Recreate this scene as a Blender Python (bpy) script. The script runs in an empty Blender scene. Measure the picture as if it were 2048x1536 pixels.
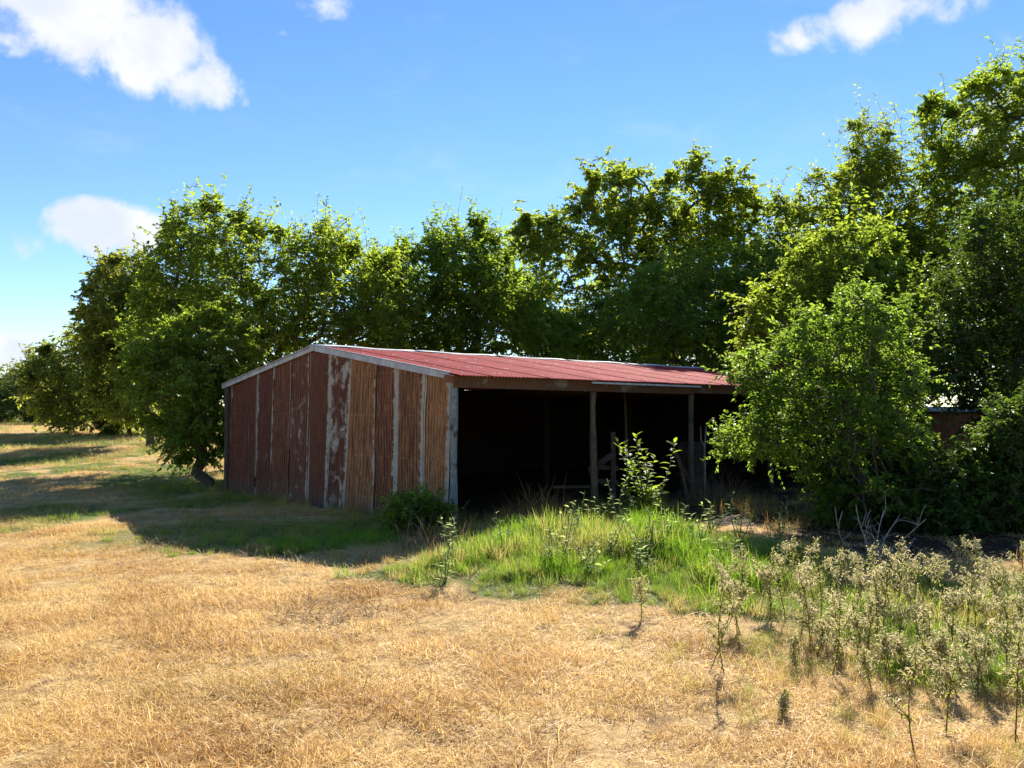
import bpy, math, random
import numpy as np
from mathutils import Vector, Matrix

# ------------------------------------------------------------------ camera, sky, sun, exposure
SC = bpy.context.scene
COL = SC.collection
F_PX = 1700.0; CX, CY = 1024.0, 768.0; HORIZON = 820.0
CAM_H = 1.9
PITCH = math.atan((HORIZON - CY) / F_PX)
cam_d = bpy.data.cameras.new('camera'); cam = bpy.data.objects.new('camera', cam_d); COL.objects.link(cam)
cam_d.sensor_width = 36.0; cam_d.lens = 36.0 * F_PX / 2048.0
cam_d.clip_start = 0.05; cam_d.clip_end = 6000
cam.location = (0, 0, CAM_H); cam.rotation_euler = (math.pi / 2 + PITCH, 0, 0)
SC.camera = cam

SUN_ELEV = math.radians(33.5)
SUN_H = Vector((0.28, 1.0)).normalized()          # horizontal direction towards the sun
SUN_STRENGTH = 4.8
SKY_STRENGTH = 0.068
SC.view_settings.view_transform = 'Standard'
SC.view_settings.look = 'None'
SC.view_settings.gamma = 1.0
SC.view_settings.use_curve_mapping = False
SC.view_settings.exposure = 1.45
SC.cycles.use_denoising = True
SC.cycles.max_bounces = 8; SC.cycles.diffuse_bounces = 4; SC.cycles.glossy_bounces = 2
SC.cycles.transmission_bounces = 6; SC.cycles.transparent_max_bounces = 4
SC.cycles.sample_clamp_indirect = 6.0
SC.cycles.caustics_reflective = False; SC.cycles.caustics_refractive = False

sun_d = bpy.data.lights.new('sun', 'SUN'); sun = bpy.data.objects.new('sun', sun_d); COL.objects.link(sun)
sun_d.energy = SUN_STRENGTH; sun_d.angle = math.radians(0.5); sun_d.color = (1.0, 0.93, 0.82)
_d = Vector((-SUN_H.x * math.cos(SUN_ELEV), -SUN_H.y * math.cos(SUN_ELEV), -math.sin(SUN_ELEV)))
sun.rotation_euler = _d.to_track_quat('-Z', 'Y').to_euler()
sun.location = (5, 40, 40)


class NT:
    """small helper to write node trees as expressions"""
    def __init__(s, tree):
        s.t = tree; s.n = tree.nodes; s.l = tree.links
    def node(s, typ, **kw):
        nd = s.n.new(typ)
        for k, v in kw.items(): setattr(nd, k, v)
        return nd
    def put(s, sock, v):
        if v is None: return
        if hasattr(v, 'is_output'): s.l.new(v, sock)
        else: sock.default_value = v
    def math(s, op, a, b=None, c=None, clamp=False):
        nd = s.node('ShaderNodeMath', operation=op, use_clamp=clamp)
        s.put(nd.inputs[0], a); s.put(nd.inputs[1], b)
        if c is not None: s.put(nd.inputs[2], c)
        return nd.outputs[0]
    def add(s, a, b): return s.math('ADD', a, b)
    def sub(s, a, b): return s.math('SUBTRACT', a, b)
    def mul(s, a, b): return s.math('MULTIPLY', a, b)
    def step(s, v, lo, hi):
        nd = s.node('ShaderNodeMapRange', interpolation_type='SMOOTHSTEP')
        s.put(nd.inputs[0], v); nd.inputs[1].default_value = lo; nd.inputs[2].default_value = hi
        return nd.outputs[0]
    def noise(s, vec, scale, detail=3.0, rough=0.55, dist=0.0, col=False):
        nd = s.node('ShaderNodeTexNoise')
        s.put(nd.inputs['Vector'], vec); nd.inputs['Scale'].default_value = scale
        nd.inputs['Detail'].default_value = detail; nd.inputs['Roughness'].default_value = rough
        nd.inputs['Distortion'].default_value = dist
        return nd.outputs['Color' if col else 'Fac']
    def mix(s, f, a, b):
        nd = s.node('ShaderNodeMix', data_type='RGBA')
        s.put(nd.inputs[0], f)
        for sock, v in ((nd.inputs[6], a), (nd.inputs[7], b)):
            if isinstance(v, tuple) and len(v) == 3: v = (*v, 1.0)
            s.put(sock, v)
        return nd.outputs[2]
    def scalev(s, vec, sc):
        nd = s.node('ShaderNodeVectorMath', operation='MULTIPLY')
        s.put(nd.inputs[0], vec); s.put(nd.inputs[1], sc)
        return nd.outputs[0]
    def attr(s, name, typ='GEOMETRY', out='Fac'):
        nd = s.node('ShaderNodeAttribute', attribute_type=typ, attribute_name=name)
        return nd.outputs[out]
    def bump(s, h, strength=0.3, dist=0.02):
        nd = s.node('ShaderNodeBump'); nd.inputs['Strength'].default_value = strength
        nd.inputs['Distance'].default_value = dist; s.put(nd.inputs['Height'], h)
        return nd.outputs[0]


def px_angle(px, py):
    az = math.atan((px - CX) / F_PX)
    el = math.atan((HORIZON - py) / F_PX * math.cos(az))
    return az, el


def make_world():
    w = bpy.data.worlds.new('World'); SC.world = w; w.use_nodes = True
    N = NT(w.node_tree); N.n.clear()
    out = N.node('ShaderNodeOutputWorld'); bg = N.node('ShaderNodeBackground')
    sky = N.node('ShaderNodeTexSky', sky_type='NISHITA')
    sky.sun_disc = False; sky.sun_elevation = SUN_ELEV
    sky.sun_rotation = math.atan2(SUN_H.x, SUN_H.y)
    sky.altitude = 200; sky.air_density = 1.0; sky.dust_density = 0.0; sky.ozone_density = 3.5
    hs = N.node('ShaderNodeHueSaturation'); hs.inputs['Saturation'].default_value = 1.16; hs.inputs['Hue'].default_value = 0.508
    N.l.new(sky.outputs[0], hs.inputs['Color'])
    tc = N.node('ShaderNodeTexCoord')
    sep = N.node('ShaderNodeSeparateXYZ'); N.l.new(tc.outputs['Generated'], sep.inputs[0])
    az = N.math('ARCTAN2', sep.outputs[0], sep.outputs[1]); el = N.math('ARCSINE', sep.outputs[2])
    # scattered cumulus: (azimuth, elevation, half width, half height, density), all round the sky
    blobs = []
    for px, py, rx, ry, s in ((110, 30, 250, 130, 1.0), (270, 95, 170, 100, .95), (380, 160, 150, 75, .66), (20, -30, 250, 130, 1.0),
                              (215, 455, 120, 62, 1.15), (165, 438, 75, 48, 1.0), (1755, 35, 95, 62, .62), (1620, 70, 120, 45, .36), (1860, 5, 120, 50, .36),
                              (5, 700, 60, 40, .95), (640, 8, 90, 40, .33), (545, 50, 50, 28, .25), (60, 500, 60, 45, .14), (2010, 190, 110, 110, .36)):
        a, e = px_angle(px, py); blobs.append((a, e, rx / F_PX, ry / F_PX, s))
    rng = random.Random(4)
    for k in range(9):
        a = math.radians(48 + k * 29 + rng.uniform(-8, 8)); a = (a + math.pi) % (2 * math.pi) - math.pi
        blobs.append((a, math.radians(rng.uniform(6, 40)), rng.uniform(.07, .16), rng.uniform(.04, .08), rng.uniform(.6, 1)))
    m = None
    for a, e, rx, ry, s in blobs:
        dx = N.mul(N.sub(az, a), 1 / rx); dy = N.mul(N.sub(el, e), 1 / ry)
        d = N.math('SQRT', N.add(N.mul(dx, dx), N.mul(dy, dy)))
        v = N.mul(N.math('SUBTRACT', 1.0, d, clamp=True), s)
        m = v if m is None else N.math('MAXIMUM', m, v)
    n1 = N.noise(tc.outputs['Generated'], 9.0, 9.0, 0.56, 0.35)
    n2 = N.noise(tc.outputs['Generated'], 26.0, 6.0, 0.6, 0.3)
    nn = N.add(N.mul(n1, 0.72), N.mul(n2, 0.28))
    has = N.step(m, 0.0, 0.12)
    dens = N.add(N.mul(m, 1.0), N.mul(N.sub(nn, 0.5), 2.7))
    mask = N.mul(N.step(dens, 0.10, 0.52), has)
    wisp = N.mul(N.step(N.noise(N.scalev(tc.outputs['Generated'], (3.0, 3.0, 7.0)), 2.2, 8.0, .62, .6), .52, .85), 0.22)
    mask = N.math('MAXIMUM', mask, wisp)
    shade = N.step(N.noise(tc.outputs['Generated'], 14.0, 4.0), 0.35, 0.7)
    k = 1.0 / SKY_STRENGTH
    ccol = N.mix(shade, (0.30 * k, 0.325 * k, 0.36 * k), (0.38 * k, 0.385 * k, 0.39 * k))
    colr = N.mix(N.mul(mask, 0.97), hs.outputs[0], ccol)
    N.l.new(colr, bg.inputs['Color']); bg.inputs['Strength'].default_value = SKY_STRENGTH
    N.l.new(bg.outputs[0], out.inputs[0])
make_world()

# ------------------------------------------------------------------ helpers
def ray(px, py):
    dx = (px - CX) / F_PX; dy = (CY - py) / F_PX
    c, s = math.cos(PITCH), math.sin(PITCH)
    return np.array([dx, c - dy * s, dy * c + s])

def at(px, py, Z):
    r = ray(px, py); r = r * (Z / r[1]); return np.array([r[0], r[1], r[2] + CAM_H])

def sst(a, b, x):
    t = np.clip((np.asarray(x, float) - a) / (b - a), 0, 1); return t * t * (3 - 2 * t)

_vr = np.random.default_rng(99); _lat = _vr.random((64, 64))
def vnoise(x, y):
    x = np.asarray(x, float); y = np.asarray(y, float)
    xi = np.floor(x).astype(int); yi = np.floor(y).astype(int); fx = x - xi; fy = y - yi
    fx = fx * fx * (3 - 2 * fx); fy = fy * fy * (3 - 2 * fy)
    g = lambda a, b: _lat[a % 64, b % 64]
    return (g(xi, yi) * (1 - fx) + g(xi + 1, yi) * fx) * (1 - fy) + (g(xi, yi + 1) * (1 - fx) + g(xi + 1, yi + 1) * fx) * fy
def fbm(x, y, o=4):
    s = 0; a = .5; t = 0
    for i in range(o):
        s = s + a * vnoise(x * 2 ** i + 17 * i, y * 2 ** i + 5 * i); t += a; a *= .5
    return s / t

# barn frame: near corner, v runs along the open front, u along the gable wall
C0 = np.array([-0.936, 13.71]); BANG = math.atan2(.687, .727)
VD = np.array([math.cos(BANG), math.sin(BANG)]); UD = np.array([-VD[1], VD[0]])
BW, BL, EAVE, RIDGE_U, RIDGE = 8.15, 13.0, 2.44, 4.28, 3.12
def barn_uv(x, y):
    dx = np.asarray(x) - C0[0]; dy = np.asarray(y) - C0[1]
    return dx * UD[0] + dy * UD[1], dx * VD[0] + dy * VD[1]
def in_barn(x, y, pad=0.0):
    u, v = barn_uv(x, y); return (u > -pad) & (u < BW + pad) & (v > -pad) & (v < BL + pad)

def H(x, y):
    x = np.asarray(x, float); y = np.asarray(y, float)
    left = sst(6, -10, x) * .55 + .45
    h = .78 * sst(19, 46, y) * left + .55 * sst(42, 110, y) + 3.5 * sst(150, 700, y)
    h = h + .20 * np.exp(-(((x - 1.35) / 2.6) ** 2 + ((y - 11.3) / 1.7) ** 2)) * (.6 + .8 * fbm(x * .9, y * .9, 3))
    h = h + .12 * np.exp(-(((x + 1.0) / 1.6) ** 2 + ((y - 9.6) / .7) ** 2)) * .5
    flat = np.where(in_barn(x, y, .6), 0.15, 1.0)
    h = h + (.10 * (fbm(x * .35, y * .35, 3) - .5) + .05 * (fbm(x * 1.7 + 9, y * 1.7, 3) - .5)) * flat
    return h
def hz(x, y): return float(H(np.array([x]), np.array([y]))[0])

def ground_at(px, py):
    r = ray(px, py); z = 2.0
    for i in range(4000):
        p = r * z / r[1]
        if p[2] + CAM_H <= hz(p[0], p[1]): break
        z += .02 + z * .002
    return np.array([p[0], p[1], hz(p[0], p[1])])

# fields: how green, how bare and darkened for shade, how tall the grass is
def green_field(x, y):
    n = fbm(x * .5 + 3, y * .5 + 7, 4); n2 = fbm(x * 1.6 + 31, y * 1.6 + 2, 3)
    g = sst(.50, .72, n) * .62 * (.45 + .55 * sst(6, 10, y))
    g = g + 1.25 * sst(1.3, .45, np.sqrt(((x - 1.35) / 2.9) ** 2 + ((y - 10.25) / 1.95) ** 2) + (n2 - .5) * 1.0 + (n - .5) * .8)
    g = g + .85 * sst(1.1, .5, np.sqrt(((x - 4.2) / 2.7) ** 2 + ((y - 7.6) / 1.9) ** 2) + (n2 - .5) * .9)
    g = g + .55 * sst(1.1, .4, np.sqrt(((x + 3.6) / 4.2) ** 2 + ((y - 12.6) / 2.2) ** 2) + (n2 - .5) * .7)
    g = g + sst(13, 22, y) * sst(.35, .62, n2 * .5 + n * .5) * .75
    return np.clip(g, 0, 1)
def soil_shade_field(x, y):
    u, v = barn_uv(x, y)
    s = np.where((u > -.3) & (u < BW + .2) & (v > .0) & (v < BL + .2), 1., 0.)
    s = np.maximum(s, sst(-5.2, -3.2, u) * sst(.4, -.2, u) * sst(2.7, 4.3, v) * sst(17, 14, v) * .97)  # bare soil before the right bays, also darkened to stand for shade
    s = np.maximum(s, sst(3.4, 4.6, x) * sst(9.9, 11.2, y) * sst(30, 20, y) * .92)  # strip by the hedge: dark ground colour painted in as its shade
    return s

def new_mesh(name, V, F, smooth=False, attrs=None):
    V = np.ascontiguousarray(V, dtype=np.float32).reshape(-1, 3); F = np.ascontiguousarray(F, dtype=np.int32)
    me = bpy.data.meshes.new(name); n = F.shape[1]
    me.vertices.add(len(V)); me.vertices.foreach_set('co', V.ravel())
    me.loops.add(F.size); me.loops.foreach_set('vertex_index', F.ravel())
    me.polygons.add(len(F)); me.polygons.foreach_set('loop_start', np.arange(0, F.size, n, dtype=np.int32))
    if attrs:
        for k, (dom, a) in attrs.items():
            at_ = me.attributes.new(k, 'FLOAT', dom); at_.data.foreach_set('value', np.ascontiguousarray(a, dtype=np.float32))
    me.update(calc_edges=True)
    if smooth: me.polygons.foreach_set('use_smooth', np.ones(len(F), dtype=bool))
    return me

def obj(name, me, mat=None, parent=None, loc=None, rot=None):
    o = bpy.data.objects.new(name, me); COL.objects.link(o)
    if me is not None and mat is not None and len(me.materials) == 0: me.materials.append(mat)
    if parent is not None: o.parent = parent
    if loc is not None: o.location = loc
    if rot is not None: o.rotation_euler = rot
    return o
def tag(o, label, cat, group=None):
    o['label'] = label; o['category'] = cat
    if group: o['group'] = group
    return o
def thing(name, label, cat, loc=(0, 0, 0), rz=0, group=None):
    o = bpy.data.objects.new(name, None); COL.objects.link(o); o.empty_display_size = .3
    o.location = loc; o.rotation_euler = (0, 0, rz); return tag(o, label, cat, group)

class MB:
    """collects boxes / tubes into one mesh"""
    def __init__(s): s.V = []; s.F = []; s.n = 0
    def add(s, V, F):
        V = np.asarray(V, float).reshape(-1, 3); s.V.append(V)
        for f in F: s.F.append([i + s.n for i in f])
        s.n += len(V); return s
    def box(s, a, b, w, h, up=(0, 0, 1), jit=0, rng=None):
        """bar from a to b, w wide, h high"""
        a = np.array(a, float); b = np.array(b, float); d = b - a; d = d / np.linalg.norm(d)
        up = np.array(up, float); sd = np.cross(d, up)
        if np.linalg.norm(sd) < 1e-4: sd = np.cross(d, (0, 1, 0))
        sd /= np.linalg.norm(sd); up = np.cross(sd, d)
        V = [p + sd * sx * w / 2 + up * sz * h / 2 for p in (a, b) for sx, sz in ((-1, -1), (1, -1), (1, 1), (-1, 1))]
        V = np.array(V)
        if jit: V = V + (rng or np.random.default_rng(1)).normal(0, jit, V.shape)
        return s.add(V, [(0, 1, 2, 3), (7, 6, 5, 4), (0, 4, 5, 1), (1, 5, 6, 2), (2, 6, 7, 3), (3, 7, 4, 0)])
    def tube(s, P, R, sides=6):
        V, F = tube(np.array(P, float), np.array(R, float), sides); return s.add(V, F)
    def build(s, name, mat, parent=None, bevel=0, smooth=False):
        me = bpy.data.meshes.new(name); me.from_pydata(np.concatenate(s.V).tolist(), [], s.F); me.update()
        if smooth: me.polygons.foreach_set('use_smooth', np.ones(len(me.polygons), dtype=bool))
        o = obj(name, me, mat, parent)
        if bevel:
            m = o.modifiers.new('bevel', 'BEVEL'); m.width = bevel; m.segments = 2; m.limit_method = 'ANGLE'
        return o

def tube(P, R, sides=6):
    n = len(P); T = np.gradient(P, axis=0); T /= np.linalg.norm(T, axis=1)[:, None] + 1e-9
    ref = np.array([0, 0, 1.]) if abs(T[0][2]) < .9 else np.array([1., 0, 0])
    V = np.zeros((n, sides, 3)); ang = np.arange(sides) * 2 * math.pi / sides
    for i in range(n):
        a = np.cross(T[i], ref); a /= np.linalg.norm(a) + 1e-9; b = np.cross(T[i], a)
        V[i] = P[i] + R[i] * (np.cos(ang)[:, None] * a + np.sin(ang)[:, None] * b)
        ref = -np.cross(a, T[i]) if False else b * 0 + np.cross(a, T[i])
    F = []
    for i in range(n - 1):
        for k in range(sides):
            k2 = (k + 1) % sides
            F.append((i * sides + k, i * sides + k2, (i + 1) * sides + k2, (i + 1) * sides + k))
    F.append(tuple(range(sides - 1, -1, -1))); F.append(tuple((n - 1) * sides + k for k in range(sides)))
    return V.reshape(-1, 3), F

# ------------------------------------------------------------------ materials
def mat_new(name):
    m = bpy.data.materials.new(name); m.use_nodes = True; N = NT(m.node_tree); N.n.clear()
    out = N.node('ShaderNodeOutputMaterial'); return m, N, out
def principled(N, col, rough=.7, spec=.3, normal=None, metal=0.0):
    p = N.node('ShaderNodeBsdfPrincipled')
    if isinstance(col, tuple) and len(col) == 3: col = (*col, 1)
    N.put(p.inputs['Base Color'], col); N.put(p.inputs['Roughness'], rough)
    p.inputs['Specular IOR Level'].default_value = spec; N.put(p.inputs['Metallic'], metal)
    if normal is not None: N.l.new(normal, p.inputs['Normal'])
    return p.outputs[0]

def leaf_mat(name, dark, light, trans, tfac=.42, rough=.5, spec=.25, old=None):
    m, N, out = mat_new(name)
    t = N.attr('tint')
    c = N.mix(t, dark, light)
    if old is not None: c = N.mix(N.step(t, .93, .97), c, old)
    tr = N.node('ShaderNodeBsdfTranslucent')
    N.put(tr.inputs['Color'], N.mix(t, tuple(.62 * k for k in trans), trans))
    mx = N.node('ShaderNodeMixShader'); mx.inputs[0].default_value = tfac
    N.l.new(principled(N, c, rough, spec), mx.inputs[1]); N.l.new(tr.outputs[0], mx.inputs[2])
    N.l.new(mx.outputs[0], out.inputs[0]); return m

def grass_mat(name, cols, trans, tfac=.4, inst=True):
    """cols: (dry dark, dry light, green dark, green light)"""
    m, N, out = mat_new(name)
    t = N.attr('tint', 'INSTANCER') if inst else 0.5
    g = N.attr('green', 'INSTANCER') if inst else 0.0
    b = N.attr('tint')
    v = N.math('ADD', N.mul(t, .55), N.mul(b, .5), clamp=True)
    dry = N.mix(v, cols[0], cols[1]); gr = N.mix(v, cols[2], cols[3])
    c = N.mix(N.step(N.add(g, N.mul(N.sub(b, .5), .5)), .25, .75), dry, gr)
    tr = N.node('ShaderNodeBsdfTranslucent'); N.put(tr.inputs['Color'], N.mix(.5, c, c))
    mx = N.node('ShaderNodeMixShader'); mx.inputs[0].default_value = tfac
    N.l.new(principled(N, c, .55, .3), mx.inputs[1]); N.l.new(tr.outputs[0], mx.inputs[2])
    N.l.new(mx.outputs[0], out.inputs[0]); return m

def bark_mat(name, a, b, sc=6):
    m, N, out = mat_new(name)
    tc = N.node('ShaderNodeTexCoord').outputs['Object']
    n = N.noise(N.scalev(tc, (1, 1, .25)), sc * 3, 5, .65)
    n2 = N.noise(tc, 1.5, 3)
    c = N.mix(N.step(N.add(N.mul(n, .7), N.mul(n2, .3)), .35, .65), a, b)
    N.l.new(principled(N, c, .9, .15, N.bump(n, .6, .02)), out.inputs[0]); return m

def wood_mat(name, a, b, c3, amount=.5):
    """weathered timber: grain along the longest object axis is approximated with stretched noise"""
    m, N, out = mat_new(name)
    tc = N.node('ShaderNodeTexCoord').outputs['Object']
    g1 = N.noise(N.scalev(tc, (9, 9, 1.2)), 7, 5, .6, .3); g2 = N.noise(tc, 2.3, 4, .6)
    c = N.mix(N.step(g1, .35, .68), a, b)
    c = N.mix(N.step(g2, .62 - amount * .3, .70 - amount * .2), c, c3)
    N.l.new(principled(N, c, .85, .2, N.bump(g1, .4, .01)), out.inputs[0]); return m

def rust_mat():
    m, N, out = mat_new('rusted_painted_iron')
    uv = N.node('ShaderNodeUVMap').outputs[0]
    su = N.node('ShaderNodeSeparateXYZ'); N.l.new(uv, su.inputs[0]); u, v = su.outputs[0], su.outputs[1]
    tc = N.node('ShaderNodeTexCoord').outputs['Object']
    seed = N.attr('seed', 'OBJECT'); warm = N.attr('warm', 'OBJECT'); pl = N.attr('pale_low', 'OBJECT'); pr = N.attr('pale_high', 'OBJECT'); pp = N.attr('patch', 'OBJECT')
    cmb = N.node('ShaderNodeCombineXYZ'); N.put(cmb.inputs[0], N.mul(u, .71)); N.put(cmb.inputs[1], v); N.put(cmb.inputs[2], N.mul(seed, 7.3)); q = cmb.outputs[0]
    streak = N.noise(N.scalev(q, (26, 1.1, 1)), 1.6, 6, .65, .1)
    fine = N.noise(N.scalev(q, (70, 5, 1)), 1.8, 4, .7)
    blot = N.noise(N.scalev(q, (3.2, 1.7, 1)), 1.7, 5, .62, .4)
    speck = N.noise(q, 38, 3, .6)
    maroon = (.075, .016, .009); brown = (.150, .050, .018); orange = (.31, .130, .040); tan = (.50, .33, .16)
    c = N.mix(N.step(N.add(N.mul(streak, .7), N.mul(blot, .4)), .46, .64), maroon, brown)
    w = N.add(N.mul(streak, .75), N.add(N.mul(fine, .45), N.mul(N.sub(warm, .5), .42)))
    c = N.mix(N.step(w, .52, .74), c, orange)
    c = N.mix(N.mul(N.step(N.add(N.add(N.mul(fine, .8), N.mul(streak, .3)), N.mul(N.sub(warm, .5), .30)), .60, .80), .8), c, tan)
    c = N.mix(N.mul(N.step(blot, .44, .62), N.sub(.68, N.mul(warm, .5))), c, (.085, .019, .010))
    ridge = N.math('SINE', N.mul(u, 59.7))
    c = N.mix(N.mul(N.step(N.add(ridge, N.mul(N.sub(fine, .5), 3.0)), .35, .95), N.add(.06, N.mul(warm, .26))), c, tan)
    c = N.mix(N.mul(N.step(N.add(ridge, N.mul(N.sub(streak, .5), 2.0)), -.45, -.95), .34), c, (.06, .018, .012))
    lines = N.math('ABSOLUTE', N.sub(N.math('FRACT', N.add(N.mul(v, 1.35), N.mul(N.noise(N.scalev(q, (2, 0, 1)), 2, 2), .10))), .5))
    c = N.mix(N.mul(N.mul(N.step(lines, .014, .006), N.step(fine, .42, .6)), N.mul(warm, .7)), c, tan)
    drip = N.noise(N.scalev(q, (40, .55, 1)), 1.7, 4, .6)
    c = N.mix(N.mul(N.step(drip, .56, .66), .65), c, (.05, .018, .012))
    # bare galvanised metal along the laps and in flaked patches, with ragged borders
    rag = N.mul(N.sub(N.noise(N.scalev(q, (5, 3.2, 1)), 2.2, 6, .68, .5), .5), .62)
    run = N.mul(N.sub(N.noise(N.scalev(q, (.3, 1.0, 1)), 1.6, 3, .5), .5), .75)
    e1 = N.step(N.add(N.sub(pl, u), N.add(N.mul(rag, .5), N.mul(run, N.mul(pl, 1.5)))), -.02, .03); e2 = N.step(N.add(N.sub(pr, N.sub(1.0, u)), N.add(N.mul(rag, .55), N.mul(run, .7))), -.03, .07)
    bands = N.mul(N.math('SINE', N.mul(v, 150.0)), .02)
    ep = N.step(N.add(N.sub(blot, .72), N.add(bands, N.add(N.mul(pp, .24), N.mul(rag, .12)))), -.05, .10)
    e1 = N.mul(e1, N.step(pl, .01, .04)); e2 = N.mul(e2, N.step(pr, .01, .04)); ep = N.mul(ep, N.step(pp, .01, .1))
    e = N.math('MAXIMUM', N.math('MAXIMUM', e1, e2), ep)
    zinc = N.mix(N.step(fine, .35, .7), (.27, .25, .20), (.50, .47, .39))
    zinc = N.mix(N.mul(N.step(speck, .56, .66), .6), zinc, (.22, .12, .06))
    c = N.mix(e, c, zinc)
    flake = N.step(N.noise(N.scalev(q, (9, 5, 1)), 5, 3, .5), .69, .73)
    c = N.mix(N.mul(flake, .8), c, (.40, .30, .22))
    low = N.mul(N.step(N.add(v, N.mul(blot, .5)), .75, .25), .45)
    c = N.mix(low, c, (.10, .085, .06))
    ro = N.add(.55, N.mul(streak, .3))
    N.l.new(principled(N, c, ro, .3, N.bump(N.add(fine, N.mul(blot, .6)), .35, .008)), out.inputs[0]); return m

def roof_mat(name, col, col2, rust):
    m, N, out = mat_new(name)
    uv = N.node('ShaderNodeUVMap').outputs[0]
    su = N.node('ShaderNodeSeparateXYZ'); N.l.new(uv, su.inputs[0]); u, v = su.outputs[0], su.outputs[1]
    rnd = N.node('ShaderNodeObjectInfo').outputs['Random']
    cmb = N.node('ShaderNodeCombineXYZ'); N.put(cmb.inputs[0], u); N.put(cmb.inputs[1], v); N.put(cmb.inputs[2], N.mul(rnd, 31)); q = cmb.outputs[0]
    a = N.noise(N.scalev(q, (10, 1.0, 1)), 1.8, 5, .6); b = N.noise(q, 3.0, 5, .6); f = N.noise(N.scalev(q, (30, 6, 1)), 2, 4, .6)
    c = N.mix(N.step(a, .35, .68), col, col2)
    c = N.mix(N.mul(rnd, .4), c, tuple(.72 * k for k in col))
    c = N.mix(N.mul(N.step(N.noise(N.scalev(q, (14, .5, 1)), 1.6, 4, .65), .52, .68), .3), c, (.22, .05, .04))
    c = N.mix(N.mul(N.step(N.add(b, N.mul(f, .25)), .68, .80), .75), c, rust)
    # flaked paint showing pale zinc: short streaks at the nail rows and near the ridge
    row = N.math('ABSOLUTE', N.sub(N.math('FRACT', N.mul(v, 1.05)), .5))
    st = N.mul(N.step(row, .06, .02), N.step(N.noise(N.scalev(q, (6, 2, 1)), 2.2, 3), .56, .63))
    top = N.step(N.add(v, N.mul(N.sub(N.noise(N.scalev(q, (7, 3, 1)), 2.5, 5, .7), .5), 1.0)), 4.3, 4.5)
    pale = N.math('MAXIMUM', st, top)
    c = N.mix(N.mul(pale, .85), c, (.55, .50, .46))
    N.l.new(principled(N, c, N.add(.80, N.mul(b, .15)), .08, N.bump(f, .12, .004)), out.inputs[0]); return m

def plain_metal(name, a, b, rust):
    m, N, out = mat_new(name)
    tc = N.node('ShaderNodeTexCoord').outputs['Object']
    n = N.noise(tc, 5, 5, .6); n2 = N.noise(N.scalev(tc, (1, 1, .4)), 13, 5, .7)
    c = N.mix(N.step(n, .35, .65), a, b); c = N.mix(N.mul(N.step(n2, .62, .70), .8), c, rust)
    N.l.new(principled(N, c, .8, .12, N.bump(n2, .15, .004)), out.inputs[0]); return m

def ground_mat():
    m, N, out = mat_new('field_ground')
    pos = N.node('ShaderNodeNewGeometry').outputs['Position']
    g = N.attr('green'); s = N.attr('soil_shade')
    n1 = N.noise(pos, .9, 6, .62); n2 = N.noise(pos, 9, 6, .7, .5); n3 = N.noise(pos, 55, 4, .75, .8); n4 = N.noise(pos, 2.7, 5, .6)
    dry = N.mix(N.step(n2, .35, .66), (.28, .17, .07), (.54, .37, .16))
    dry = N.mix(N.mul(N.step(n3, .45, .66), .55), dry, (.66, .49, .24))
    dry = N.mix(N.mul(N.step(n4, .52, .66), .75), dry, (.17, .10, .055))
    dry = N.mix(N.mul(N.step(n1, .55, .7), .3), dry, (.34, .27, .09))
    gr = N.mix(N.step(n2, .35, .65), (.055, .085, .018), (.13, .17, .035))
    c = N.mix(N.step(N.add(g, N.mul(N.sub(n2, .5), .6)), .25, .75), dry, gr)
    dirt_shade = N.mix(n2, (.028, .018, .012), (.075, .048, .03))  # real dirt colour, kept dark so it also paints the shaded ground
    dirt_shade = N.mix(N.mul(N.step(n3, .55, .68), .35), dirt_shade, (.14, .09, .05))
    c = N.mix(N.step(N.add(s, N.mul(N.sub(n4, .5), .4)), .3, .7), c, dirt_shade)
    hgt = N.add(N.mul(n2, .6), N.mul(n3, .5))
    N.l.new(principled(N, c, .95, .1, N.bump(hgt, .7, .05)), out.inputs[0]); return m

M = {}
M['ground'] = ground_mat()
M['rust'] = rust_mat()
M['roof'] = roof_mat('red_painted_roof_iron', (.36, .034, .036), (.47, .070, .066), (.16, .045, .03))
M['cap'] = plain_metal('pale_zinc_flashing', (.42, .42, .42), (.60, .60, .58), (.34, .20, .14))
M['trim'] = plain_metal('grey_zinc_trim', (.36, .37, .38), (.50, .51, .51), (.20, .11, .07))
M['fascia'] = wood_mat('rust_stained_beam', (.095, .05, .028), (.17, .085, .04), (.20, .17, .14), .05)
M['bluepost'] = wood_mat('blue_grey_weathered_post', (.13, .15, .15), (.26, .28, .27), (.06, .055, .05), .3)
M['log'] = wood_mat('weathered_log', (.08, .06, .038), (.16, .125, .08), (.06, .065, .04), .3)
M['board'] = wood_mat('weathered_board', (.05, .038, .028), (.11, .088, .066), (.04, .03, .024), .3)
M['darkwood'] = wood_mat('shade_dark_old_timber', (.025, .019, .014), (.05, .038, .028), (.03, .025, .02), .3)  # very low albedo puts the barn interior's darkness into the timber colour
M['darkiron'] = plain_metal('shade_dark_rusted_iron', (.03, .018, .013), (.045, .025, .017), (.02, .014, .01))  # inside sheets darkened in colour to deepen the unlit interior
M['shed'] = plain_metal('rusted_shed_iron', (.16, .065, .03), (.24, .10, .045), (.08, .035, .02))
M['bark'] = bark_mat('grey_brown_bark', (.045, .035, .026), (.13, .105, .08))
M['deadwood'] = bark_mat('bleached_dead_twig', (.24, .20, .16), (.42, .37, .31), 9)
M['stem_green'] = bark_mat('green_plant_stem', (.10, .13, .04), (.20, .22, .09), 9)
M['stem_red'] = bark_mat('reddish_weed_stem', (.13, .06, .03), (.24, .13, .07), 9)
M['leafA'] = leaf_mat('elm_leaf', (.042, .080, .011), (.12, .17, .022), (.46, .60, .045), .55)
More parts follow.
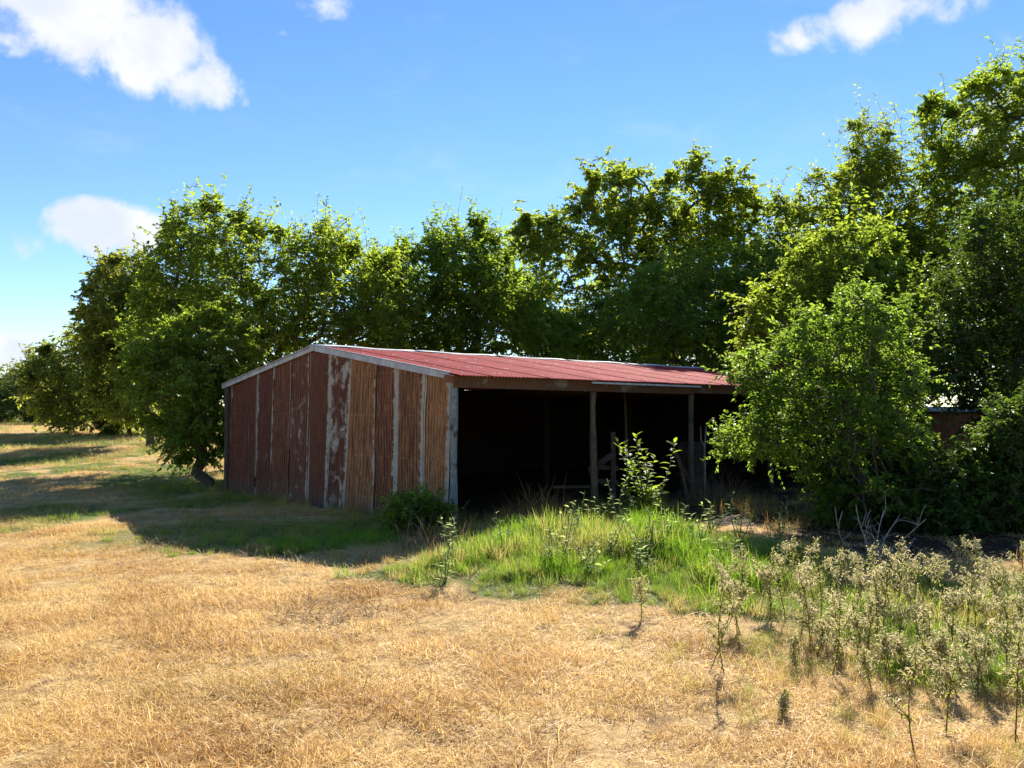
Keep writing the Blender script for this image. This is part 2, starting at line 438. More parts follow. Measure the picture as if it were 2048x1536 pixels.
M['leafB'] = leaf_mat('dull_olive_leaf', (.052, .082, .016), (.13, .16, .030), (.48, .53, .06), .52, old=(.16, .075, .035))
M['leafD'] = leaf_mat('deep_green_leaf', (.034, .075, .011), (.10, .16, .022), (.40, .57, .045), .54)
M['leafE'] = leaf_mat('yellow_green_leaf', (.050, .096, .014), (.13, .185, .027), (.50, .62, .05), .55, old=(.20, .09, .05))
M['leafK'] = leaf_mat('shade_dark_hedge_leaf', (.022, .052, .009), (.065, .115, .018), (.20, .32, .03), .38)  # darker, less translucent green puts the hedge's deep shade into its leaves
M['leafH'] = leaf_mat('bright_shrub_leaf', (.035, .085, .012), (.10, .175, .026), (.38, .57, .05), .52)
M['leafF'] = leaf_mat('far_bush_leaf', (.075, .12, .03), (.16, .21, .05), (.3, .36, .07), .36)
M['leafS'] = leaf_mat('sapling_leaf', (.06, .13, .016), (.12, .21, .03), (.42, .58, .05), .5, rough=.6, spec=.2)
M['leafW'] = leaf_mat('pale_weed_leaf', (.13, .19, .07), (.25, .31, .14), (.55, .66, .22), .55, rough=.75, spec=.12)
M['head'] = leaf_mat('pale_dried_head', (.42, .36, .19), (.66, .58, .36), (.72, .62, .34), .5, rough=.8, spec=.1)
M['leafG'] = leaf_mat('grey_green_weed_leaf', (.12, .155, .035), (.26, .29, .085), (.46, .50, .11), .5, rough=.8, spec=.1)
M['brush'] = leaf_mat('dry_brush_blade', (.22, .13, .05), (.42, .28, .11), (.45, .28, .08), .35, rough=.8, spec=.1)
M['dung'] = leaf_mat('brown_dead_straw', (.11, .06, .03), (.36, .26, .16), (.3, .2, .1), .25, rough=.9, spec=.1)

# ------------------------------------------------------------------ ground
def make_ground():
    xs = np.concatenate([-np.geomspace(900, 26, 34), np.arange(-25, 25.01, .22), np.geomspace(26, 900, 34)])
    ys = np.concatenate([-np.geomspace(300, 4, 14), np.arange(-3, 34.01, .2), np.geomspace(34.6, 1500, 60)])
    X, Y = np.meshgrid(xs, ys); Z = H(X, Y)
    V = np.stack([X, Y, Z], -1).reshape(-1, 3); nx, ny = len(xs), len(ys)
    i = np.arange((ny - 1) * (nx - 1)); r, c = i // (nx - 1), i % (nx - 1); a = r * nx + c
    Fq = np.stack([a, a + 1, a + nx + 1, a + nx], -1)
    me = new_mesh('ground', V, Fq, True, {'green': ('POINT', green_field(X, Y).ravel()), 'soil_shade': ('POINT', soil_shade_field(X, Y).ravel())})
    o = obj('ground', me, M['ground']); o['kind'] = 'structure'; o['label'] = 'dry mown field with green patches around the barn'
make_ground()

# ------------------------------------------------------------------ barn
def roofz(u):            # underside of the roof sheets in barn coordinates
    return EAVE + (RIDGE - EAVE) * (u / RIDGE_U) if u <= RIDGE_U else EAVE + .03 + (RIDGE - EAVE - .03) * ((BW - u) / (BW - RIDGE_U))

barn = thing('barn', 'long open-fronted barn with rusty sheet gable and red corrugated roof', 'barn', (C0[0], C0[1], 0), BANG)
def gable_u(px):
    t = (px - CX) / F_PX
    return (t * C0[1] - C0[0]) / (UD[0] - t * UD[1])

def make_gable():
    cr = lambda c: 400 + c * 560 / 1955.
    tops = [232, 305, 405, 525, 643, 778, 917, 1075, 1240, 1405, 1582, 1748]
    bots = [208, 290, 388, 503, 622, 768, 884, 1018, 1216, 1392, 1572, 1736]
    # seed, warm, pale at low u (photo right), pale at high u (photo left), patches
    P = [(.20, .0, .03, .0), (.22, .0, .0, .0), (.08, .0, .15, .15), (.36, .0, .05, .0), (.18, .14, .05, .45), (.0, .07, .0, .05),
         (.10, .15, .10, .80), (.68, .06, .0, .14), (.50, .27, .0, .0), (.54, .18, .0, .08), (.70, .12, .0, .10)]
    rng = np.random.default_rng(12)
    n = len(P); seams = []
    for k in range(n + 1):
        seams.append((gable_u(cr(tops[k])), gable_u(cr(bots[k])), rng.uniform(0, 6), rng.uniform(.004, .016)))
    def seam(k, t):      # t=1 top, 0 bottom
        a, b, ph, am = seams[k]
        return b + (a - b) * t + am * math.sin(ph + t * 7.0) + am * .6 * math.sin(ph * 2 + t * 17)
    for k in range(n):
        nu, nv = 40, 14; V = []; UV = []
        off = -.018 - (.011 if k % 2 else 0) - rng.uniform(0, .004); lift = rng.uniform(.0, .03); base = -.12 + rng.uniform(0, .09)
        for j in range(nv + 1):
            t = j / nv
            for i in range(nu + 1):
                s = i / nu                                   # 0 = high-u edge (photo left)
                uL = seam(k, t) + .03; uR = seam(k + 1, t) - .03
                u = uL + (uR - uL) * s
                zt = roofz(min(max(u, 0), BW)) - .015
                z = base + .02 * math.sin(u * 9) + (zt - base) * t
                cor = .0105 * math.sin(s * 2 * math.pi * 9.5 + k)
                bend = lift * max(0, .35 - t) * (1 if s > .85 else .25) + .012 * math.sin(t * 5 + k * 2) * math.sin(s * 3.1)
                V.append((off + cor - bend, u, z)); UV.append((1 - s, z))
        F = []
        for j in range(nv):
            for i in range(nu):
                a = j * (nu + 1) + i; F.append((a, a + 1, a + nu + 2, a + nu + 1))
        me = new_mesh('wall_sheet', np.array(V), np.array(F), True)
        uvl = me.uv_layers.new(name='UVMap'); fl = np.array(F).ravel(); uvl.data.foreach_set('uv', np.array(UV, dtype=np.float32)[fl].ravel())
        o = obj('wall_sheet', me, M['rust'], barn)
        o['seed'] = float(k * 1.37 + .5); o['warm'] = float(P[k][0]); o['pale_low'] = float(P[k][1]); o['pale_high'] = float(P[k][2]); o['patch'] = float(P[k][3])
    # corner boards and post
    MB().box((-.03, BW - .0, -.1), (-.03, BW - .0, EAVE), .13, .10, (1, 0, 0)).build('corner_board', M['board'], barn, .008)
    rg = np.random.default_rng(2)
    pz = np.linspace(-.1, EAVE - .02, 12)
    MB().tube([(-.03 + .012 * math.sin(z * 3.1), -.03 + .014 * math.sin(z * 2.3 + 1), z) for z in pz], [.062 + .008 * math.sin(z * 4 + .5) for z in pz], 8).build('corner_post', M['bluepost'], barn, 0)
    # studs and girts inside
    for z in (.7, 1.6):
        MB().box((.05, .1, z), (.05, BW - .1, z), .05, .1).build('girt', M['darkwood'], barn)
    for u in (2.1, RIDGE_U, 6.2):
        MB().box((.12, u, 0), (.12, u, roofz(u) - .1), .09, .09, (1, 0, 0)).build('stud', M['darkwood'], barn)
make_gable()

def make_roof():
    pitch = .076; nc = 9; wd = pitch * nc; seg = 6
    def sheet_mesh(length, rows=5):
        V = []; UV = []; nu = nc * seg + 3
        for j in range(rows + 1):
            t = j / rows
            for i in range(nu + 1):
                x = i / seg * pitch
                V.append((x, length * t, .010 * math.cos(x / pitch * 2 * math.pi))); UV.append((x / wd, length * t))
        F = [(j * (nu + 1) + i, j * (nu + 1) + i + 1, (j + 1) * (nu + 1) + i + 1, (j + 1) * (nu + 1) + i) for j in range(rows) for i in range(nu)]
        me = new_mesh('roof_sheet', np.array(V), np.array(F), True)
        l = me.uv_layers.new(name='UVMap'); l.data.foreach_set('uv', np.array(UV, dtype=np.float32)[np.array(F).ravel()].ravel())
        me.materials.append(M['roof']); return me
    rng = random.Random(5)
    sf = math.atan2(RIDGE - EAVE, RIDGE_U); lf = math.hypot(RIDGE - EAVE, RIDGE_U)
    sb = math.atan2(RIDGE - EAVE - .03, BW - RIDGE_U); lb = math.hypot(RIDGE - EAVE - .03, BW - RIDGE_U)
    mf = sheet_mesh(lf + .26); mbk = sheet_mesh(lb + .22)
    n = int(math.ceil((BL + .22) / wd))
    for k in range(n):
        x = -.10 + k * wd
        o = obj('roof_sheet', mf, None, barn)
        j = rng.uniform(-.03, .03)
        o.location = (x, -(.26 + j) * math.cos(sf), EAVE + .05 - (.26 + j) * math.sin(sf) + (.003 if k % 2 else 0)); o.rotation_euler = (sf, 0, rng.uniform(-.002, .002))
        o = obj('roof_sheet', mbk, None, barn)
        j = rng.uniform(-.03, .03)
        o.location = (x + wd + .02, BW + (.22 + j) * math.cos(sb), EAVE + .08 - (.22 + j) * math.sin(sb) + (.003 if k % 2 else 0)); o.rotation_euler = (sb, 0, math.pi)
    # ridge cap in lengths
    step = 2.4; x = -.12; rg = np.random.default_rng(3)
    while x < BL + .1:
        e = min(x + step + .05, BL + .16); V = []; F = []
        nn = 8
        for i in range(nn + 1):
            xx = x + (e - x) * i / nn; z0 = RIDGE + .075 + .008 * math.sin(xx * 3)
            for (du, dz) in ((-.20, -.042), (-.06, -.008), (0, .004), (.06, -.008), (.20, -.042)):
                V.append((xx, RIDGE_U + du + rg.normal(0, .004), z0 + dz + rg.normal(0, .002)))
        for i in range(nn):
            for q in range(4): a = i * 5 + q; F.append((a, a + 1, a + 6, a + 5))
        o = obj('ridge_cap', new_mesh('ridge_cap', np.array(V), np.array(F)), M['cap'], barn)
        sm = o.modifiers.new('thick', 'SOLIDIFY'); sm.thickness = .003
        x += step
    # rake trim on the near gable: two lengths each slope
    def rake(u0, u1, nm):
        z0, z1 = roofz(u0) + .012, roofz(u1) + .012
        if u0 < 0: z0 = EAVE + .012 + (RIDGE - EAVE) / RIDGE_U * u0
        if u1 > BW: z1 = EAVE + .042 - (RIDGE - EAVE) / (BW - RIDGE_U) * (u1 - BW)
        b = MB(); nseg = 6
        for i in range(nseg):
            pass
        b.box((-.075, u0, z0), (-.075, u1, z1), .035, .125, (0, 0, 1), .002, np.random.default_rng(int(u0 * 10) + 50))
        b.build(nm, M['trim'], barn, .006)
    rake(.02, 2.15, 'rake_trim'); rake(2.155, RIDGE_U - .02, 'rake_trim'); rake(RIDGE_U + .02, 6.3, 'rake_trim'); rake(6.305, BW + .2, 'rake_trim')
    MB().box((-.10, RIDGE_U, RIDGE - .06), (-.10, RIDGE_U, RIDGE + .075), .15, .03, (1, 0, 0)).build('peak_cap', M['trim'], barn, .004)
    # front beam in lengths, rusty end block
    vs = [-.08, 3.3, 6.5, 9.8, 13.05]
    for i in range(4):
        z = EAVE - .085 - (.012 if i % 2 else 0)
        MB().box((vs[i] + .004, -.10, z), (vs[i + 1] - .004, -.10, z - .008), .06, .20, (0, 0, 1), .004, np.random.default_rng(i)).build('eave_beam', M['fascia'], barn, .01)
    MB().box((-.125, -.155, EAVE - .05), (-.125, .05, EAVE - .03), .08, .12, (0, 0, 1), .004).build('beam_end', M['shed'], barn, .008)
    MB().box((3.1, -.235, EAVE - .035), (6.6, -.235, EAVE - .045), .02, .035).build('drip_strip', M['cap'], barn)
    for v, uu in ((.4, 1), (5.0, 1), (8.0, 1), (8.9, 1)):
        pass
    # rafters and purlins
    for v in np.arange(.25, BL, 1.55):
        MB().box((v, -.05, EAVE - .06), (v, RIDGE_U, RIDGE - .06), .05, .14).build('rafter', M['darkwood'], barn)
        MB().box((v, BW, EAVE - .03), (v, RIDGE_U, RIDGE - .06), .05, .14).build('rafter', M['darkwood'], barn)
    # posts
    for v, r, s in ((3.375, .070, 1), (6.53, .066, 2), (9.8, .068, 3), (12.95, .07, 4)):
        rg = np.random.default_rng(s); z = np.linspace(-.1, EAVE - .17, 9)
        MB().tube([(v + rg.normal(0, .006) + .012 * math.sin(a * 2 + s), -.02 + rg.normal(0, .006), a) for a in z], [r + rg.normal(0, .004) - a * .004 for a in z], 10).build('post', M['log'], barn, 0, True)
    # back wall and far end: rusted sheets lapped side by side
    wd2 = .82; k = 0
    x = 0.0
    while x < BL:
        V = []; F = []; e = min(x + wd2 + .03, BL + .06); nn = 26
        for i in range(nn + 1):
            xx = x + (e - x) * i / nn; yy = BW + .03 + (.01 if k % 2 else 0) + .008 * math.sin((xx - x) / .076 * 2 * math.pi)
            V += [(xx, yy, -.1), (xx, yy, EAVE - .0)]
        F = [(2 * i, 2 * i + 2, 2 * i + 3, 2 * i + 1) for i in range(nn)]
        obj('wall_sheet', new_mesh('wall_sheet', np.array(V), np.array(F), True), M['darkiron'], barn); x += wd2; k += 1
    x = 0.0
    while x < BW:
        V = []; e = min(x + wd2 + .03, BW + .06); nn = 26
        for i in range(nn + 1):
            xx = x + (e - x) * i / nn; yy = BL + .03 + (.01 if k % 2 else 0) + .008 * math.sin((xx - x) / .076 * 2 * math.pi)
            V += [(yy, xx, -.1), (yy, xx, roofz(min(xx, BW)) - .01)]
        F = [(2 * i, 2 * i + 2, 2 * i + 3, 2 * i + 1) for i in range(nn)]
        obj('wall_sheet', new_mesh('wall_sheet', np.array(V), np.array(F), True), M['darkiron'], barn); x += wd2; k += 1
    for v in (3.4, 6.5, 9.8):
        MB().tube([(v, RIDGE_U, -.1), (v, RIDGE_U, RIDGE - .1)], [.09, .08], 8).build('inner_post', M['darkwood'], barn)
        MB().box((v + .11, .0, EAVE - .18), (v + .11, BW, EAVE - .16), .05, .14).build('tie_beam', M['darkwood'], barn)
make_roof()

# things kept in the barn
def barn_pt(px, py, u):
    """point where the pixel's ray meets the vertical plane u = const of the barn"""
    r = ray(px, py); o = np.array([0, 0]) - C0
    t = (u - o @ UD) / (r[:2] @ UD); p = r * t; p[2] += CAM_H; return p
def barn_things():
    g = barn_pt(1200, 950, .55)
    pen = thing('pen_panel', 'broken wooden pen panel with one plank fallen slantwise beside the middle post', 'panel')
    P = lambda x, y, u=.55: barn_pt(x, y, u)
    a = P(1227, 990); b = P(1226, 864); a[2] = 0
    MB().box(a, b, .10, .07, (0, 1, 0), .003).build('upright', M['board'], pen, .006)
    MB().box(P(1178, 941, .35), P(1228, 907, .42), .045, .12, (0, 0, 1), .003).build('slanted_plank', M['board'], pen, .006)
    for y in (934, 962):
        MB().box(P(1196, y, .62), P(1236, y + 3, .64), .03, .10, (0, 0, 1), .003).build('rail', M['board'], pen, .005)
    a = P(1192, 990, .62); b = P(1193, 925, .62); a[2] = 0
    MB().box(a, b, .08, .06, (0, 1, 0), .003).build('upright', M['board'], pen, .005)
    # pole leaning behind
    a = P(1256, 985, 1.6); a[2] = 0
    o = MB().tube([a, P(1250, 800, 1.6), P(1247, 765, 1.65)], [.035, .03, .025], 7).build('leaning_pole', M['log'])
    tag(o, 'thin straight pole leaning against the roof timbers behind the sapling', 'pole')
    # stack of old boards beside the third post
    st = thing('board_stack', 'untidy upright stack of short weathered boards beside the right-hand post', 'wood stack')
    rg = np.random.default_rng(8); zz = .0; base = P(1385, 965, .9)
    while zz < 1.15:
        h = rg.uniform(.045, .1); w = rg.uniform(.5, .68); a_ = rg.normal(0, .12)
        d = np.array([VD[0], VD[1], 0]) * math.cos(a_) + np.array([UD[0], UD[1], 0]) * math.sin(a_)
        c = base + rg.normal(0, .02, 3); c[2] = zz + h / 2
        MB().box(c - d * w / 2, c + d * w / 2, .35, h * .94).build('board', M['board'], st, .006); zz += h
    # two-pronged stake
    sk = thing('forked_stake', 'pale forked stake standing upright near the overhanging shrub', 'stake')
    a = P(1410, 965, .2); a[2] = 0
    MB().tube([a, P(1409, 900, .2), P(1412, 853, .2)], [.025, .022, .018], 7).build('shaft', M['deadwood'], sk)
    MB().tube([P(1409, 893, .2), P(1402, 880, .2), P(1401, 853, .2)], [.016, .016, .014], 6).build('prong', M['deadwood'], sk)
    # crossed poles
    for (x0, y0, x1, y1, u, l) in ((1375, 985, 1349, 898, -.25, 'grey pole leaning left of the board stack with its foot in the grass'), (1388, 978, 1355, 918, -.05, 'slimmer pole crossing the grey leaning pole in front of the board stack')):
        a = P(x0, y0, u); a[2] = .02
        o = MB().tube([a, P((x0 + x1) / 2 + 2, (y0 + y1) / 2, u), P(x1, y1, u)], [.04 if u < -.1 else .022] * 3, 7).build('leaning_pole', M['log']); tag(o, l, 'pole')
    o = MB().box(P(1105, 974, .5), P(1192, 973, .5), .04, .05, (0, 0, 1)).build('low_rail', M['board']); tag(o, 'low horizontal rail lying across the floor left of the middle post', 'rail')
    for dx in (.1, .9): pass
barn_things()

# low rusty shed beyond the shrub
def make_shed():
    a = at(1795, 960, 21.0); b = at(2260, 960, 24.0); a[2] = b[2] = 0
    d = (b - a)[:2]; L = float(np.linalg.norm(d)); ang = math.atan2(d[1], d[0])
    sh = thing('low_shed', 'low rusty iron shed with pale roof edge behind the hedge', 'shed', (a[0], a[1], 0), ang)
    x = 0; k = 0
    while x < L:
        e = min(x + .78, L); nn = 20; V = []
        for i in range(nn + 1):
            xx = x + (e - x) * i / nn; yy = (.01 if k % 2 else 0) + .008 * math.sin((xx - x) / .078 * 2 * math.pi); V += [(xx, yy, -.1), (xx, yy, 1.80)]
        obj('wall_sheet', new_mesh('wall_sheet', np.array(V), np.array([(2 * i, 2 * i + 2, 2 * i + 3, 2 * i + 1) for i in range(nn)]), True), M['shed'], sh); x += .75; k += 1
    for yy in (0.02, 3.0):
        for xx in (0.05, L - .05): MB().box((xx, yy + .05, -.1), (xx, yy + .05, 1.8), .09, .09, (0, 1, 0)).build('post', M['board'], sh)
    x = -.1
    while x < L:
        e = x + .8; nn = 20; V = []
        for i in range(nn + 1):
            xx = x + (e - x) * i / nn; dz = .009 * math.sin((xx - x) / .076 * 2 * math.pi); V += [(xx, -.18, 1.86 + dz), (xx, 3.2, 2.0 + dz)]
        obj('roof_sheet', new_mesh('roof_sheet', np.array(V), np.array([(2 * i, 2 * i + 2, 2 * i + 3, 2 * i + 1) for i in range(nn)]), True), M['cap'], sh); x += .76
    MB().box((0, 3.1, 1.0), (L, 3.1, 1.0), .03, 1.95).build('back_wall', M['shed'], sh)
    MB().box((-.01, .1, .9), (-.01, 3.0, .95), .03, 1.85).build('side_wall', M['shed'], sh)
make_shed()

# ------------------------------------------------------------------ trees
def in_poly(poly, x, y):
    x = np.asarray(x); y = np.asarray(y); c = np.zeros(x.shape, bool); n = len(poly)
    for i in range(n):
        x1, y1 = poly[i]; x2, y2 = poly[(i + 1) % n]
        cond = ((y1 > y) != (y2 > y)) & (x < (x2 - x1) * (y - y1) / (y2 - y1 + 1e-12) + x1); c ^= cond
    return c
def poly_dist(poly, x, y):
    d = np.full(np.shape(x), 1e9); n = len(poly)
    for i in range(n):
        a = np.array(poly[i], float); b = np.array(poly[(i + 1) % n], float); e = b - a
        t = np.clip(((x - a[0]) * e[0] + (y - a[1]) * e[1]) / (e @ e), 0, 1)
        d = np.minimum(d, np.hypot(x - a[0] - t * e[0], y - a[1] - t * e[1]))
    return d

def norm(v): return v / (np.linalg.norm(v, axis=-1, keepdims=True) + 1e-9)

def leaf_block(base, dirv, nrm, ln, wd, fold=.25):
    """N leaves, two folded triangles each"""
    s = norm(np.cross(dirv, nrm)); n2 = norm(np.cross(s, dirv))
    N = len(base); V = np.zeros((N, 4, 3)); l = ln[:, None]; w = wd[:, None]
    V[:, 0] = base; V[:, 2] = base + dirv * l - n2 * l * .12
    V[:, 1] = base + dirv * l * .45 + s * w * .5 + n2 * w * fold; V[:, 3] = base + dirv * l * .45 - s * w * .5 + n2 * w * fold
    i = np.arange(N)[:, None] * 4
    F = np.stack([i + [0, 1, 2], i + [0, 2, 3]], 1).reshape(-1, 3)
    return V.reshape(-1, 3), F

def twig_tubes(P, r0):
    """P (M,S,3) polylines -> thin three-sided tubes"""
    Mn, S, _ = P.shape; T = norm(np.gradient(P, axis=1)); ref = np.zeros_like(T); ref[..., 2] = 1; ref[..., 0] = .13
    a = norm(np.cross(T, ref)); b = np.cross(T, a)
    R = (r0[:, None] * np.linspace(1, .35, S)[None, :])[..., None, None]
    ang = np.array([0, 2.094, 4.189]); ring = np.cos(ang)[None, None, :, None] * a[:, :, None] + np.sin(ang)[None, None, :, None] * b[:, :, None]
    V = P[:, :, None] + R * ring
    m = np.arange(Mn)[:, None, None] * S * 3; s = np.arange(S - 1)[None, :, None] * 3; k = np.arange(3)[None, None, :]; k2 = (k + 1) % 3
    F = np.stack([m + s + k, m + s + k2, m + s + 3 + k2, m + s + 3 + k], -1).reshape(-1, 4)
    return V.reshape(-1, 3), F

def grow_tree(name, label, cat, base, poly, Zc, depth, mat, seed, nclump=60, twigs=26, nleaf=16, leaf=(.09, .045), clump_r=(.45, .85), trunk_r=.16,
              trunk_top=.45, shoots=0, shoot_len=.9, lean_back=0.0, group=None, droop=.25, tgt=None, trunk_n=1, mindist=.8, bark='bark', holes=()):
    rng = np.random.default_rng(seed); poly = [(float(a), float(b)) for a, b in poly]
    xs = [p[0] for p in poly]; ys = [p[1] for p in poly]; mpp = Zc / F_PX
    base = np.array([base[0], base[1], hz(base[0], base[1])])
    # clump centres inside the crown volume
    C = []; Rr = []; tries = 0; dmax = None
    cx = rng.uniform(min(xs), max(xs), 6000); cy = rng.uniform(min(ys), max(ys), 6000)
    ok = in_poly(poly, cx, cy); cx, cy = cx[ok], cy[ok]; d = poly_dist(poly, cx, cy); dmax = d.max()
    md = mindist * (clump_r[0] + clump_r[1]) / 2
    for i in range(len(cx)):
        if len(C) >= nclump: break
        r = rng.uniform(*clump_r)
        if any((cx[i] - h[0]) ** 2 + (cy[i] - h[1]) ** 2 < h[2] ** 2 for h in holes): continue
        dm = d[i] * mpp
        if dm < r * .45: r = max(dm * 1.25, clump_r[0] * .55)
        if dm < .12: continue
        prof = math.sqrt(min(1, d[i] / dmax * 1.15))
        z = Zc + rng.uniform(-1, 1) * depth * prof + lean_back * ((HORIZON - cy[i]) * mpp)
        p = at(cx[i], cy[i], z)
        if p[2] - hz(p[0], p[1]) < .2: continue
        if C and np.min(np.linalg.norm(np.array(C) - p, axis=1)) < md * (.75 if i > 3000 else 1): continue
        C.append(p); Rr.append(r)
    C = np.array(C); Rr = np.array(Rr); n = len(C)
    # trunk(s)
    ctr = C.mean(0); top = C[:, 2].max(); nodes = []; parent = []
    def addnode(p, par): nodes.append(np.array(p)); parent.append(par); return len(nodes) - 1
    crown_low = np.percentile(C[:, 2], 15)
    for tk in range(trunk_n):
        b0 = base + (rng.normal(0, .22, 3) * [1, 1, 0] if tk else 0); b0[2] = hz(b0[0], b0[1]) - .12
        tip = np.array([ctr[0] * .7 + base[0] * .3, ctr[1] * .7 + base[1] * .3, base[2] + (top - base[2]) * trunk_top]) + (rng.normal(0, .5, 3) if tk else 0)
        prev = addnode(b0, -1)
        for q in range(1, 9):
            t = q / 8; p = b0 + (tip - b0) * np.array([t ** 1.4, t ** 1.4, t]) + rng.normal(0, .05, 3) * [1, 1, .3]; prev = addnode(p, prev)
    order = np.argsort(np.linalg.norm(C - np.array(nodes[8]), axis=1)); tipnode = {}
    for ci in order:
        NA = np.array(nodes); dv = C[ci] - NA; dist = np.linalg.norm(dv, axis=1)
        cost = dist + np.where(dv[:, 2] < -.1, .8 * -dv[:, 2], 0) + np.where(np.arange(len(NA)) < 2, 3.0, 0)
        j = int(np.argmin(cost)); a = NA[j]; b = C[ci]; L = dist[j]; m = max(2, int(L / .45)); prev = j
        side = rng.normal(0, .10 * L, 3)
        for q in range(1, m + 1):
            t = q / m; p = a + (b - a) * t + side * math.sin(math.pi * t) + np.array([0, 0, .12 * L * math.sin(math.pi * t)]); prev = addnode(p, prev)
        tipnode[ci] = prev
    NA = np.array(nodes); cnt = np.zeros(len(NA))
    for ci in tipnode.values():
        j = ci
        while j >= 0: cnt[j] += 1; j = parent[j]
    rad = trunk_r * (np.maximum(cnt, .6) / max(1, cnt.max())) ** .52; rad = np.maximum(rad, .012)
    kids = {}
    for i, p in enumerate(parent): kids.setdefault(p, []).append(i)
    Vs, Fs, off = [], [], 0
    stack = [(r, None) for r in kids.get(-1, [])]
    while stack:
        s, par = stack.pop(); chain = ([par] if par is not None else []) + [s]; cur = s
        while cur in kids:
            ks = sorted(kids[cur], key=lambda k: -cnt[k]); cur2 = ks[0]
            for o in ks[1:]: stack.append((o, cur))
            cur = cur2; chain.append(cur)
        R = rad[chain].copy()
        if par is not None: R[0] = min(R[0], R[1] * 1.3)
        else: R[0] *= 1.45
        V, F = tube(NA[chain], R, 7 if R.max() > .05 else 5)
        for f in F:
            if len(f) == 4: Fs.append([k + off for k in f])
        Vs.append(V); off += len(V)
    # twigs
    Mt = twigs * n; ci = np.repeat(np.arange(n), twigs)
    outw = norm(C - np.array([ctr[0], ctr[1], ctr[2] - 1.0]))[ci]
    sweep = norm(rng.normal(0, 1, (n, 3)) + np.array([0, 0, .25]))[ci]
    dv = norm(rng.normal(0, 1, (Mt, 3)) + outw * .5 + sweep * .7 + np.array([0, 0, .3]))
    st = C[ci] + rng.normal(0, .34, (Mt, 3)) * Rr[ci][:, None]; ln = Rr[ci] * (.45 + .55 * rng.gamma(1.6, .62, Mt)).clip(.35, 1.75)
    if shoots:
        topc = np.argsort(-C[:, 2] + np.abs(rng.normal(0, .5, n)))[:max(4, n // 3)]
        sc = rng.choice(topc, shoots); sd = norm(rng.normal(0, .28, (shoots, 3)) + np.array([0, 0, 1.0]))
        st = np.concatenate([st, C[sc] + rng.normal(0, .2, (shoots, 3))]); dv = np.concatenate([dv, sd]); ln = np.concatenate([ln, rng.uniform(.6, 1.15, shoots) * shoot_len]); ci = np.concatenate([ci, sc])
    Mt = len(ci); S = 3; t = np.linspace(0, 1, S)[None, :, None]
    dr = np.full(Mt, droop); dr[n * twigs:] = .04
    bend = rng.normal(0, .14, (Mt, 1, 3))
    P = st[:, None] + dv[:, None] * ln[:, None, None] * t + (bend + np.array([0, 0, -1.]) * dr[:, None, None]) * ln[:, None, None] * t ** 2
    V, F = twig_tubes(P[::2], rng.uniform(.004, .008, len(P[::2])) * (1 + Zc / 40)); Fs2 = F + off; Vs.append(V)
    allF = np.concatenate([np.array(Fs, dtype=np.int64).reshape(-1, 4), Fs2])
    t_ = thing(name, label, cat, tuple(base), 0, group)
    wood = new_mesh('trunk', np.concatenate(Vs) - base, allF, True); obj('trunk', wood, M[bark], t_)
    # leaves along the twigs
    L = nleaf; ti = np.repeat(np.arange(Mt), L); ft = np.tile(np.linspace(.12, 1.0, L), Mt) + rng.normal(0, .02, Mt * L); ft = np.clip(ft, .05, 1)
    pos = st[ti] + dv[ti] * (ln[ti] * ft)[:, None] + (bend[ti, 0] + np.array([0, 0, -1.]) * dr[ti][:, None]) * (ln[ti] * ft ** 2)[:, None]
    sidev = norm(np.cross(dv[ti], np.array([.1, .05, 1.]))) * np.where(np.tile(np.arange(L), Mt) % 2, 1, -1)[:, None]
    ld = norm(dv[ti] * .55 + sidev * .8 + rng.normal(0, .38, (len(ti), 3)) + np.array([0, 0, -.32]))
    nr = norm(np.array([0, 0, 1.]) + rng.normal(0, .55, (len(ti), 3)))
    keep = rng.random(len(ti)) < .93
    pos, ld, nr, ti2 = pos[keep], ld[keep], nr[keep], ti[keep]
    sz = rng.uniform(.5, 1.4, len(pos)) * rng.uniform(.8, 1.2, n)[ci[ti2]]
    V, F = leaf_block(pos, ld, nr, leaf[0] * sz, leaf[1] * sz)
    ctint = rng.uniform(.15, .85, n)[ci[ti2]]; lt = np.clip(ctint * .55 + rng.uniform(0, 1, len(pos)) * .5 - .02, 0, .92)
    lt[rng.random(len(pos)) < .03] = 1.0
    me = new_mesh('crown', V - base, F, False, {'tint': ('FACE', np.repeat(lt, 2))})
    obj('crown', me, M[mat], t_)
    return t_

